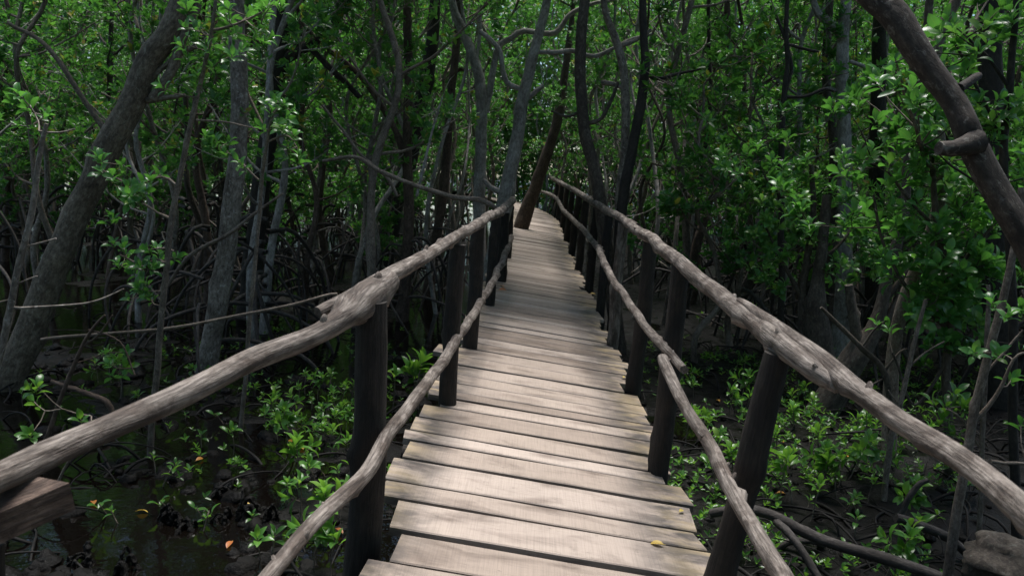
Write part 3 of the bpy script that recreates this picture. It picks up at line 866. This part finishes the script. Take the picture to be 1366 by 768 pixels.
sapling('bushy young mangrove with broad glossy leaves right of the boardwalk', [(1265, 575, 13), (1262, 500, 12), (1268, 430, 11), (1262, 360, 10), (1250, 300, 9), (1245, 240, 7), (1240, 180, 5)], 6.0, rspots,
        [[(1266, 440, 6), (1220, 400, 5), (1180, 330, 4), (1165, 260, 3)], [(1262, 380, 6), (1300, 330, 5), (1335, 290, 3)], [(1264, 470, 5), (1310, 430, 4), (1345, 380, 3)], [(1255, 310, 5), (1215, 270, 4), (1185, 230, 3)],
         [(1264, 480, 5), (1220, 540, 4), (1190, 470, 3)]], m='bark', L=.125)
rspots = []
for cx_, cy_, sx_, sy_, n_ in ((1080, 270, 55, 40, 46), (1040, 330, 40, 25, 18), (1120, 350, 40, 30, 20), (1020, 235, 30, 30, 16)):
    for _ in range(n_):
        rspots.append((cx_ + rr_.gauss(0, sx_), cy_ + rr_.gauss(0, sy_), rr_.choice([2, 2, 3])))
sapling('spreading leafy bush in front of the blue grey lichened trunk', [(1075, 470, 13), (1070, 400, 12), (1078, 340, 10), (1085, 280, 8), (1082, 220, 6)], 8.6, rspots,
        [[(1072, 400, 6), (1045, 350, 5), (1020, 300, 3)], [(1076, 360, 6), (1115, 330, 4), (1140, 300, 3)], [(1080, 310, 5), (1050, 270, 4), (1020, 235, 3)]], m='bark', L=.115)
sapling('thin knobbly sapling crossing in front of the near right handrail', [(1262, 790, 14), (1275, 690, 13), (1290, 605, 12), (1305, 530, 11), (1322, 455, 11), (1338, 400, 10), (1352, 340, 9), (1362, 250, 8)], 3.9,
        [(1350, 505, 1), (1362, 565, 1), (1300, 470, 2), (1345, 420, 2), (1330, 470, 1)], [[(1300, 560, 7), (1318, 540, 6), (1335, 515, 5), (1352, 480, 4), (1366, 470, 3)], [(1322, 615, 5), (1340, 620, 5), (1370, 618, 4)], [(1312, 500, 4), (1340, 470, 3), (1365, 440, 3)]], L=.085)
sapling('straight grey stem standing just behind the knobbly sapling', [(1303, 745, 7), (1308, 640, 7), (1312, 540, 6), (1316, 440, 6), (1318, 380, 5)], 4.6, [(1262, 540, 3), (1275, 525, 2), (1255, 560, 2), (1270, 575, 1)], [[(1310, 600, 3), (1285, 560, 3), (1262, 545, 2)]], L=.1, leafm='leafseed')
sapling('thin brown stem rising behind the right handrail', [(1182, 640, 8), (1190, 580, 8), (1205, 520, 7), (1220, 455, 6), (1235, 400, 5)], 5.4, [], [[(1200, 540, 3), (1185, 520, 2)], [(1212, 490, 3), (1235, 470, 2), (1260, 455, 2)]])
sapling('crooked grey branch lying slantwise before the pale trunks at right', [(1195, 640, 7), (1190, 580, 7), (1180, 500, 8), (1150, 465, 7), (1115, 430, 6), (1095, 410, 4)], 6.2, [], [[(1180, 495, 4), (1200, 470, 3), (1210, 465, 2)], [(1150, 462, 3), (1165, 440, 3), (1185, 425, 2)], [(1178, 505, 3), (1150, 520, 3)]], m='bark')


def stick(label, pts, d, m='twig', name='fallen_branch', cat='branch', ground=False, **kw):
    p, r = tr_pts(pts, d, ground)
    mb = MB(); tube(mb, p, r, 8, .06, .12, 4, 3, wob=.015)
    return tag(mb.build(name, M[m]), label, cat)


stick('long thin brown branch stretched across the left swamp', [(55, 453, 5), (130, 446, 4), (220, 438, 4), (300, 424, 4), (380, 408, 4), (450, 392, 4)], 6.0, name='bare_branch')
stick('pale slender branch slanting up from the spotted trunk', [(225, 380, 5), (255, 340, 5), (300, 315, 5), (340, 285, 4), (377, 258, 3)], 7.8, name='bare_branch')
stick('forked dead branch reaching over the left handrail', [(430, 215, 4), (475, 210, 5), (505, 228, 6), (545, 243, 6), (600, 262, 7), (640, 268, 7), (662, 278, 6)], 9.0, 'twig', name='bare_branch')
stick('thin dead branch running down toward the forked dead branch', [(430, 140, 3), (455, 170, 4), (480, 205, 4), (515, 235, 5), (530, 262, 4)], 9.3, 'twig', name='bare_branch')
stick('white dead twig standing beside the grey trunk left of the boardwalk', [(556, 262, 4), (566, 220, 4), (576, 180, 3), (590, 130, 2)], 9.5, 'barkpale', name='bare_branch')
stick('curved reddish root arching out of the left water', [(68, 508, 6), (90, 516, 7), (120, 526, 7), (142, 536, 8), (150, 550, 8)], 6.2, 'barkred', 'arched_root', 'root')
stick('long bent root arching from the near right post toward the lower right', [(948, 684, 13, 4.6), (1000, 680, 15, 4.5), (1040, 692, 15, 4.4), (1075, 712, 16, 4.3), (1120, 730, 17, 4.2), (1180, 745, 17, 4.1), (1250, 768, 16, 4.0), (1330, 800, 14, 3.9)], 4.3, 'root', 'arched_root', 'root')
stick('short root dropping steeply from the long bent root', [(1035, 695, 11, 4.4), (1050, 705, 12, 4.3), (1070, 732, 12, 4.2), (1095, 775, 12, 4.1)], 4.3, 'root', 'arched_root', 'root')
stick('root looping low behind the long bent root', [(1030, 735, 10), (1050, 722, 10), (1080, 720, 10), (1100, 728, 8)], 4.6, 'root', 'arched_root', 'root')
stick('dark root sliding along the mud toward the pale stump', [(1195, 690, 12), (1230, 702, 13), (1265, 718, 13), (1300, 748, 12)], 4.7, 'root', 'arched_root', 'root')
stick('small hooked root poking up left of the pale stump', [(1200, 690, 7), (1212, 665, 8), (1228, 645, 8), (1238, 640, 6)], 4.9, 'root', 'arched_root', 'root')
# knotted stump at the lower right
mb = MB()
c = P(1338, 735, 3.6)
V, Q = [], []
nu, nv = 28, 16
for j in range(nv + 1):
    for i in range(nu):
        th = 6.283 * i / nu; ph = math.pi * j / nv - math.pi / 2
        q = Vector((math.cos(th) * math.cos(ph), math.sin(th) * math.cos(ph), math.sin(ph)))
        rr = 1 + .35 * noise.noise(q * 1.4 + Vector((4, 2, 1))) + .16 * math.sin(q.z * 9 + 2.2 * noise.noise(q * 2)) + .1 * noise.noise(q * 5)
        V.append(c + Vector((q.x * .17, q.y * .16, q.z * .13 - .06)) * rr)
for j in range(nv):
    for i in range(nu):
        Q.append((j * nu + i, j * nu + (i + 1) % nu, (j + 1) * nu + (i + 1) % nu, (j + 1) * nu + i))
mb.add([tuple(q) for q in V], quads=Q)
stump = thing('gnarled_stump', 'pale knotted stump bulging at the lower right beneath the handrail', 'stump', (c.x, c.y, -.8))
mb.build('burl', M['bark'], stump)
mb = MB(); tube(mb, [Vector((c.x + .05, c.y, -1)), Vector((c.x + .02, c.y, c.z - .05))], [.19, .13], 14, .08, .2, 3, 3)
mb.build('trunk', M['root'], stump)

# ------------------------------------------------------------------ filler forest
taken = []
keep = []


def free(x, y, md):
    return all((x - a) ** 2 + (y - b) ** 2 > md * md for a, b in taken)


for o in list(COL.objects):
    if o.type == 'EMPTY' and o.get('category') == 'tree':
        taken.append((o.location.x, o.location.y))
nt_ = 0
tries = 0
fr = random.Random(21)
while nt_ < 215 and tries < 9000:
    tries += 1
    y = 9.5 + 24 * fr.random() ** .9
    x = fr.uniform(-.8, .8) * y * .98
    if abs(x - bcx(y)) < (1.9 if y < 16 else 1.2): continue
    if x > 1 and y < 11: continue
    if not free(x, y, .85): continue
    taken.append((x, y)); nt_ += 1
    side = 'left' if x < bcx(y) else 'right'
    if y > 20:
        lab, grp = f'slender tree deep in the forest beyond the {side} handrail', f'slender trees deep in the forest on the {side}'
    else:
        lab, grp = f'leafy mangrove tree standing in the swamp {side} of the boardwalk', f'leafy mangrove trees {side} of the boardwalk'
    k = fr.randrange(8) if abs(x - bcx(y)) > 2.7 else fr.choice([3, 7])
    place_tree(protos_tall[k], x, y, fr.random() * 6.28, fr.uniform(.8, 1.15), lab, grp)
poles = []
for i in range(5):
    random.seed(600 + i); mb = MB(); H_ = [7, 8, 6.5, 7.5, 8.5][i]; a_ = random.random() * 6.28; ln = [.3, .9, 1.4, .2, .6][i]
    pt = [Vector((math.cos(a_) * ln * (k / 6) ** 1.5 + random.gauss(0, .2) * (k > 0), math.sin(a_) * ln * (k / 6) ** 1.5 + random.gauss(0, .2) * (k > 0), H_ * k / 6 - .2 * (k == 0))) for k in range(7)]
    rd = [.042, .036, .032, .028, .024, .02, .014]
    path = tube(mb, pt, rd, 7, .2, .1, 3, 3)
    for j in range(7):
        q = path[random.randrange(6, len(path) - 4)]; az = random.random() * 6.28
        d_ = Vector((math.cos(az), math.sin(az), random.uniform(.2, 1))) * random.uniform(.4, 1.3)
        tube(mb, [q, q + d_ * .5 + Vector((random.gauss(0, .1), random.gauss(0, .1), 0)), q + d_ + Vector((0, 0, random.gauss(.1, .15)))], [.014, .01, .004], 5, .15, .1, 4, cap=False, wob=.05)
    poles.append((mb.mesh('trunk', M[['barkpale', 'twig', 'bark', 'barkspot', 'barkpale'][i]]), None, None))
npole = 0; tries = 0
while npole < 140 and tries < 5000:
    tries += 1
    y = fr.uniform(11, 35); x = fr.uniform(-.6, .6) * y * (1 if fr.random() < .6 else .35)
    if abs(x - bcx(y)) < 1.5 or not free(x, y, .45): continue
    taken.append((x, y)); npole += 1
    side = 'left' if x < bcx(y) else 'right'
    place_tree(poles[fr.randrange(5)], x, y, fr.random() * 6.28, fr.uniform(.8, 1.2), f'thin bare pole-like tree among the mangroves {side} of the boardwalk', f'thin bare pole-like trees {side} of the boardwalk', 'thin_tree')
ne = 0; tries = 0
while ne < 60 and tries < 2000:
    tries += 1
    y = fr.uniform(33, 43); x = fr.uniform(-12, 9)
    if abs(x - bcx(y)) < 1.1 or not free(x, y, .8): continue
    taken.append((x, y)); ne += 1
    place_tree(protos_tall[fr.choice([3, 7])], x, y, fr.random() * 6.28, fr.uniform(.9, 1.2), 'distant mangrove tree behind the far bend of the boardwalk', 'distant mangroves behind the far bend')
# understorey bushes
nb = 0; tries = 0
while nb < 70 and tries < 4000:
    tries += 1
    right = fr.random() < .68
    y = fr.uniform(9, 24) if right else fr.uniform(13, 26)
    x = (fr.uniform(.12, .8) if right else fr.uniform(-.8, -.1)) * y
    if abs(x - bcx(y)) < 2.2 or not free(x, y, .8): continue
    taken.append((x, y)); nb += 1
    side = 'right' if right else 'left'
    place_tree(protos_bush[fr.randrange(4)], x, y, fr.random() * 6.28, fr.uniform(.75, 1.2), f'bushy understorey mangrove between the trunks {side} of the boardwalk', f'bushy understorey mangroves on the {side}', 'mangrove_bush', 'bush')
# trees beside and behind the photographer (they shade the swamp)
for (x, y) in [(-4.2, 1.5), (-5.5, 4.5), (-7.5, 7.5), (-3.6, -1.5), (-6.5, 0), (-8.5, 3.5), (4.6, 0.5), (5.5, 3), (7.5, 5.5), (6.6, 8.6), (3.4, -2.6), (6.5, -.5), (8.5, 2.5), (-2.2, -4.5), (2.0, -5.5), (-5, -4.5), (5.2, -4.5), (0, -8), (9.6, 8.2), (-10, 6.5), (3.2, 6.2), (-3.4, 9.2), (-1.8, -7), (3.6, -8), (-7.5, -3), (8, -3), (-4, -10), (6.5, -9), (-9, -7), (10.5, 0), (-11, 1), (1.5, -11), (-6.5, -13), (9.5, -6.5)]:
    place_tree(protos_tall[fr.randrange(8)], x, y, fr.random() * 6.28, fr.uniform(.95, 1.2), 'tall shady mangrove beside the near end of the boardwalk, outside the view', 'trees around the near end of the boardwalk')

for (x, y) in [(-2.4, -.5), (2.6, -.7), (-3.6, .9)]:
    place_tree(protos_tall[4], x, y, fr.random() * 6.28, 1.05, 'tall shady mangrove beside the near end of the boardwalk, outside the view', 'trees around the near end of the boardwalk')
for (x, y) in [(-2.4, -3.4), (2.4, -3.6), (-.8, -4.6), (1.0, -5.2), (4.2, -2.4), (-4.4, -2.2)]:  # unseen bushes added to block low sky light from behind
    place_tree(protos_bush[fr.randrange(4)], x, y, fr.random() * 6.28, 1.1, 'leafy bush behind the photographer, outside the view', 'bushes behind the photographer', 'mangrove_bush', 'bush')
# far-off wood behind everything
rg = np.random.default_rng(4)
mb = MB(); N = 330000
th = rg.uniform(0, 2 * math.pi, N); front = rg.random(N) < .72
th = np.where(front, math.pi / 2 + rg.uniform(-.75, .75, N), th)
rad_ = rg.uniform(34, 50, N)
xx, yy = np.cos(th) * rad_, np.sin(th) * rad_
zz = -.7 + 14 * rg.random(N) ** .85
cl = np.array([noise.noise(Vector((float(a) * .3, float(b) * .3, float(c) * .3))) for a, b, c in zip(xx, yy, zz)])
kp = cl > -.34
xx, yy, zz = xx[kp], yy[kp], zz[kp]; n = len(xx)
ax = rg.normal(0, 1, (n, 3)); nn = rg.normal(0, .5, (n, 3)); nn[:, 2] += 1
L = rg.uniform(.16, .34, n)
add_leaves(mb, np.stack([xx, yy, zz], 1), ax, nn, L, L * .5, np.clip(rg.normal(.5, .2, n), 0, 1))
fo = mb.build('distant_forest', M['leaf']); fo['kind'] = 'stuff'

# ------------------------------------------------------------------ seedlings on the mud
def seed_proto(seed, h, nl, L, whorls=1):
    random.seed(seed)
    st, lf = MB(), MB()
    a = Vector((0, 0, -.08)); b = Vector((random.gauss(0, .03), random.gauss(0, .03), h))
    tube(st, [a, (a + b) / 2 + Vector((random.gauss(0, .012), random.gauss(0, .012), 0)), b], [.006, .005, .004], 6, .06, .05, cap=False)
    tips, dirs = [b], [Vector((random.gauss(0, .25), random.gauss(0, .25), 1))]
    for k in range(whorls - 1):
        o = Vector((random.gauss(0, .07), random.gauss(0, .07), random.uniform(-.12, .03)))
        tube(st, [b + Vector((0, 0, -.15)), b + o], [.004, .003], 5, .06, 0, cap=False)
        tips.append(b + o); dirs.append(o * 6 + Vector((0, 0, .7)))
    rosettes(lf, tips, dirs, L, nl, True, .55, .40)
    return st.mesh('stem', M['twig']), lf.mesh('foliage', M['leafseed'])


seeds = [seed_proto(400 + i, h, nl, L, w) for i, (h, nl, L, w) in enumerate([(.22, (7, 10), .12, 1), (.32, (8, 11), .12, 1), (.15, (4, 6), .09, 1), (.38, (6, 9), .12, 3), (.28, (5, 8), .11, 2), (.12, (3, 5), .08, 1)])]
fr = random.Random(31)
nseed = [0]


def seedling(px, py, k=None, sc=1.0, label=None, group=None):
    g = G(px, py, -.78)
    z = max(ground_z(g.x, g.y), ZW) - .01
    side = 'left' if px < 683 else 'right'
    t = thing('mangrove_seedling', label or f'small green mangrove seedling sprouting from black mud {side} of the boardwalk', 'seedling', (g.x, g.y, z), group or (None if label else f'seedlings in the mud {side} of the boardwalk'), ws=False)
    t.rotation_euler = (fr.gauss(0, .12), fr.gauss(0, .12), fr.random() * 6.28); t.scale = (sc,) * 3
    for nm, me in zip(('stem', 'foliage'), seeds[fr.randrange(6) if k is None else k]):
        o = bpy.data.objects.new(nm, me); COL.objects.link(o); o.parent = t
    nseed[0] += 1


# (px, py are the pixels where the stem meets the mud)
LEFT = [(395, 645, 3, 1), (400, 690, 4, 1), (380, 668, 0, .8), (425, 660, 1, .9), (440, 705, 3, .9), (350, 760, 1, .8), (360, 735, 2, 1.2), (335, 695, 2, .7), (395, 735, 0, .7), (455, 690, 1, .8), (420, 755, 3, 1), (445, 770, 1, .9),
        (310, 600, 1, .8), (268, 590, 2, .9), (235, 632, 2, .9), (205, 625, 2, .9), (215, 640, 5, 1), (160, 690, 2, .8), (150, 678, 5, 1), (265, 700, 5, 1), (235, 672, 5, 1), (272, 690, 5, .9),
        (385, 590, 3, .9), (370, 575, 0, .9), (400, 580, 4, .9), (355, 575, 1, .7), (420, 590, 0, .8), (440, 600, 4, .9), (455, 580, 1, .8), (390, 550, 4, .9), (430, 560, 0, .8), (450, 545, 1, .7), (365, 545, 4, .8), (475, 575, 2, 1),
        (160, 525, 3, 1), (150, 505, 1, 1), (255, 505, 0, .8), (265, 520, 2, .8), (455, 640, 2, 1), (435, 630, 5, 1), (300, 560, 5, 1), (130, 505, 4, .8), (190, 540, 2, 1), (470, 640, 0, .8), (390, 620, 2, .9)]
RIGHT = [(930, 590, 3, .9), (950, 620, 4, 1), (915, 600, 1, 1), (955, 670, 1, .9), (965, 605, 0, .8), (1060, 590, 0, .9), (1035, 615, 1, .8), (1092, 640, 4, 1.1), (1090, 668, 3, .9), (1115, 672, 3, .9), (1152, 610, 1, 1), (1050, 650, 4, .9),
         (1040, 680, 3, 1), (1080, 705, 1, .9), (1140, 730, 2, 1), (1180, 680, 1, 1.05), (1200, 712, 3, .9), (1230, 740, 0, 1), (1212, 760, 4, 1), (1240, 715, 2, 1), (1060, 570, 2, 1), (1080, 560, 0, .8), (1110, 575, 2, .9), (1030, 585, 2, 1), (990, 560, 1, .8),
         (970, 560, 3, .8), (950, 570, 0, .8), (1000, 650, 2, 1), (1020, 640, 0, .8), (1155, 650, 2, 1), (1175, 640, 2, 1), (990, 765, 4, .9), (965, 755, 0, .9), (1015, 690, 0, .7), (1120, 690, 5, 1), (1150, 700, 5, 1), (1280, 690, 4, .8), (1290, 680, 0, .8),
         (1180, 780, 3, .9), (1350, 590, 0, .9)]
for q in LEFT + RIGHT: seedling(*q)
for _ in range(135):
    x = fr.uniform(900, 1250); yq = fr.uniform(430, 700)
    if x < 700 + (yq - 235) * .62: continue
    seedling(x, yq, None, fr.uniform(.6, 1.0))
for _ in range(30):
    seedling(fr.uniform(310, 480), fr.uniform(500, 640), None, fr.uniform(.45, .85))
for _ in range(16):
    seedling(fr.uniform(20, 480), fr.uniform(490, 560), None, fr.uniform(.4, .7))
seedling(540, 548, 3, 1.5, 'large glossy seedling growing against the left edge planks behind the near left post')
seedling(556, 540, 1, 1.5, 'tall broad-leaved seedling squeezed beside the left edge planks')
seedling(522, 545, 4, 1.4, 'low broad-leaved seedling right behind the near left post')

# ------------------------------------------------------------------ breathing-root knees, mud clods, litter
kn_protos = []
for i in range(4):
    random.seed(500 + i); mb = MB(); h = [.2, .26, .15, .3][i]
    for j in range(5):
        a = random.random() * 6.28; o = Vector((math.cos(a), math.sin(a), 0)) * random.uniform(.05, .12)
        hh = h * (1 if j == 0 else random.uniform(.3, .85)); q = Vector((random.gauss(0, .05), random.gauss(0, .05), 0))
        r_ = random.uniform(.008, .02)
        tube(mb, [q + o * 1.3 + Vector((0, 0, -.1)), q + o * .8 + Vector((0, 0, hh * .45)), q + Vector((0, 0, hh)), q - o * .7 + Vector((0, 0, hh * .4)), q - o * 1.2 + Vector((0, 0, -.1))], [r_ * 2.4, r_ * 1.5, r_, r_ * 1.3, r_ * 2.2], 9, .012, .9, 26, 6, wob=.035)
    kn_protos.append(mb.mesh('root_knee', M['mud']))
fr = random.Random(9)
for i, (px, py) in enumerate([(298, 690), (330, 688), (240, 700), (358, 692), (110, 745), (165, 758), (300, 655), (222, 690)]):
    g = G(px, py, -.8)
    o = bpy.data.objects.new('root_knee', kn_protos[i % 4]); COL.objects.link(o)
    o.location = (g.x, g.y, max(ZW - .02, ground_z(g.x, g.y))); o.rotation_euler = (0, 0, fr.random() * 6.28); s_ = fr.uniform(.4, .85); o.scale = (s_, s_, s_)
    tag(o, 'wet black root knee poking out of the mud below the left handrail', 'root', 'root knees in the left mud')
# clods and twig litter
mb = MB(); rg = random.Random(3); random.seed(3)
for _ in range(900):
    yq = rg.uniform(3.2, 9); xq = rg.uniform(-.75, .72) * (yq + 1)
    if abs(xq - .07) < .85: continue
    r_ = rg.uniform(.012, .05)
    V = []
    for j, ph in enumerate((-.9, 0, .8)):
        for i in range(7):
            th = 6.283 * i / 7
            V.append((xq + math.cos(th) * math.cos(ph) * r_ * rg.uniform(.7, 1.3), yq + math.sin(th) * math.cos(ph) * r_ * rg.uniform(.7, 1.3), ground_z(xq, yq) + math.sin(ph) * r_ * .8))
    mb.add(V, quads=[(j * 7 + i, j * 7 + (i + 1) % 7, j * 7 + 7 + (i + 1) % 7, j * 7 + 7 + i) for j in range(2) for i in range(7)], ngons=[list(range(14, 21))])
for _ in range(520):
    yq = rg.uniform(3.2, 8.5); xq = -rg.uniform(1.0, .75 * (yq + 1))
    if (xq + 2.25) ** 2 / .3 + (yq - 4.3) ** 2 / .2 < 1 or noise.noise(Vector((xq * 1.3, yq * 1.3, 8))) < -.05: continue
    r_ = rg.uniform(.03, .1); so = rg.uniform(0, 99)
    V = []
    for j, ph in enumerate((-.7, -.1, .5, 1.1)):
        for i in range(10):
            th = 6.283 * i / 10
            q = Vector((math.cos(th) * math.cos(ph), math.sin(th) * math.cos(ph), math.sin(ph)))
            k = r_ * (1 + .7 * noise.noise(q * 1.7 + Vector((so, 0, 0))) + .35 * noise.noise(q * 4 + Vector((so, 5, 0))))
            V.append((xq + q.x * k, yq + q.y * k, max(ground_z(xq, yq), ZW - .01) + q.z * k * .65))
    mb.add(V, quads=[(j * 10 + i, j * 10 + (i + 1) % 10, j * 10 + 10 + (i + 1) % 10, j * 10 + 10 + i) for j in range(3) for i in range(10)], ngons=[list(range(30, 40))])
cl = mb.build('mud_clods', M['mud']); cl['kind'] = 'stuff'
mb = MB()
for _ in range(420):
    yq = rg.uniform(3.4, 11); xq = rg.uniform(-.75, .75) * (yq + 1)
    if abs(xq - .07) < .8: continue
    a = rg.random() * 6.28; L_ = rg.uniform(.1, .5); z = ground_z(xq, yq)
    d = Vector((math.cos(a), math.sin(a), rg.uniform(-.05, .35)))
    p0 = Vector((xq, yq, z)); tube(mb, [p0, p0 + d * L_ * .5 + Vector((0, 0, .03)), p0 + d * L_], [.006, .005, .003], 5, .1, .1, cap=False)
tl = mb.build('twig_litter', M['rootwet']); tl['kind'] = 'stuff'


mb = MB(); st_ = MB()
tips, dirs = [], []
random.seed(12)
for _ in range(1500):
    right = random.random() < .85
    yq = random.uniform(4.2, 10.5); xq = random.uniform(.16, .62) * yq if right else -random.uniform(.16, .5) * yq
    if noise.noise(Vector((xq * .9, yq * .9, 2))) < -.12 or abs(xq - .1) < 1.0: continue
    z = max(ground_z(xq, yq), ZW) + random.uniform(.04, .12)
    tips.append(Vector((xq, yq, z))); dirs.append(Vector((random.gauss(0, .3), random.gauss(0, .3), 1)))
rosettes(mb, tips, dirs, .055, (3, 6), False, .5, .45)
gc_ = mb.build('seedling_carpet', M['leafseed']); gc_['kind'] = 'stuff'
mb = MB()
for _ in range(520):
    right = random.random() < .55
    yq = random.uniform(3.6, 11); xq = (random.uniform(.14, .75) if right else -random.uniform(.16, .75)) * (yq + .5)
    if abs(xq - .1) < 1.0: continue
    a = random.random() * 6.28; L_ = random.uniform(.3, 1.1); hh = random.uniform(.03, .22); z = ground_z(xq, yq)
    d_ = Vector((math.cos(a), math.sin(a), 0)); sd_ = Vector((-d_.y, d_.x, 0)) * random.gauss(0, .18); r_ = random.uniform(.004, .013)
    p0 = Vector((xq, yq, z - .05))
    tube(mb, [p0, p0 + d_ * L_ * .3 + sd_ * .6 + Vector((0, 0, hh)), p0 + d_ * L_ * .7 + sd_ + Vector((0, 0, hh * .8)), p0 + d_ * L_ + Vector((0, 0, -.05))], [r_, r_, r_ * .8, r_ * .6], 6, .08, .2, 6, 1, cap=False, wob=.03)
rm = mb.build('root_mat', M['rootwet']); rm['kind'] = 'stuff'


def fallen(p, L, rnd, label, rz, tilt=(0, 0, 1)):
    mb = MB()
    add_leaves(mb, [(0, 0, 0)], [(math.cos(rz), math.sin(rz), .05)], [tilt], [L], [L * .46], [rnd], True)
    o = mb.build('fallen_leaf', M['deadleaf']); o.location = p
    return tag(o, label[0], 'leaf', label[1] if len(label) > 1 else None)


def on_deck(px, py):
    r = ray(px, py)
    q = CAM.copy()
    t = .5
    for _ in range(60):
        h = q.z - (bdz(q.y) - (q.x - bcx(q.y)) * math.tan(TILT))
        q = q + r * (h / (-r.z + 1e-6)) * .8
    q.z += .014
    return q


for (px, py, L, rn, lab, rz, tl_) in [
    (888, 730, .07, .95, 'pale yellow leaf lying across a plank edge near the right post', 3.0, (0, -.1, 1)), (905, 686, .045, .9, 'small curled yellow leaf on a plank near the right edge', .8, (.3, 0, 1)),
    (664, 388, .13, .12, 'orange leaf lying at the foot of a left post', .4, (0, -.5, 1)), (672, 384, .1, .25, 'tan leaf crumpled against the orange leaf by a left post', 2.0, (.4, -.4, 1)),
    (831, 506, .06, .8, 'small yellow leaf at the base of the second right post', 1.2, (0, -.3, 1)), (786, 393, .1, .75, 'yellow leaf under the right lower rail beside a pale post', .2, (0, -.4, 1)),
    (793, 378, .12, .5, 'amber leaf resting on the plank ends between two right posts', 2.6, (.2, -.3, 1)), (782, 352, .13, .7, 'dull yellow leaf far along the right plank edge', .5, (0, -.4, 1)),
    (778, 345, .12, .4, 'brown leaf beside the dull yellow leaf along the right plank edge', 1.9, (.3, -.3, 1))]:
    fallen(on_deck(px, py), L, rn, (lab,), rz, tl_)
for (px, py, rn) in [(260, 612, .1), (311, 717, .0), (445, 703, .2), (180, 678, .9), (126, 670, .0), (388, 583, .3), (405, 597, .8), (1040, 600, .5), (1126, 622, .3), (1090, 632, .2), (1032, 675, .25), (337, 669, .9), (1100, 520, .5), (930, 505, .3), (960, 540, .6)]:
    g = G(px, py, -.79)
    z = max(ground_z(g.x, g.y), ZW) + .015
    fallen((g.x, g.y, z), .085, rn, ('fallen orange or yellow leaf on the dark mud beside the boardwalk', 'fallen leaves on the mud'), random.random() * 6, (random.gauss(0, .3), random.gauss(0, .3), 1))

# ------------------------------------------------------------------ light, camera
EL, AZ = R(77), R(12)
s = Vector((math.sin(AZ) * math.cos(EL), math.cos(AZ) * math.cos(EL), math.sin(EL)))
ld = bpy.data.lights.new('sun', 'SUN'); ld.energy = 1.5; ld.angle = R(28); ld.color = (1, .965, .93)
lo = bpy.data.objects.new('sun', ld); COL.objects.link(lo); lo.rotation_euler = s.to_track_quat('Z', 'Y').to_euler(); lo.location = (0, 0, 20)
w = bpy.data.worlds.new('World'); SC.world = w; w.use_nodes = True
nt = w.node_tree
sky = nt.nodes.new('ShaderNodeTexSky'); sky.sky_type = 'NISHITA'; sky.sun_disc = False
sky.sun_elevation = EL; sky.sun_rotation = AZ
nt.links.new(sky.outputs[0], nt.nodes['Background'].inputs[0]); nt.nodes['Background'].inputs[1].default_value = .035

cd = bpy.data.cameras.new('camera'); cam = bpy.data.objects.new('camera', cd); COL.objects.link(cam)
cd.sensor_fit = 'HORIZONTAL'; cd.sensor_width = 36; cd.lens = 36 * FPX / PW; cd.clip_start = .05; cd.clip_end = 1000
mw = Matrix((RT, UP, -fwd)).transposed().to_4x4(); mw.translation = CAM
cam.matrix_world = mw
cd.dof.use_dof = True; cd.dof.focus_distance = 4.6; cd.dof.aperture_fstop = 5.0
SC.camera = cam
SC.view_settings.view_transform = 'Standard'; SC.view_settings.look = 'None'
SC.view_settings.gamma = 1; SC.view_settings.use_curve_mapping = False
SC.view_settings.exposure = 2.25
SC.cycles.use_denoising = True
SC.cycles.max_bounces = 6; SC.cycles.diffuse_bounces = 3; SC.cycles.glossy_bounces = 2; SC.cycles.transmission_bounces = 3; SC.cycles.transparent_max_bounces = 4
for o in COL.objects:
    if '_ws' in o: del o['_ws']
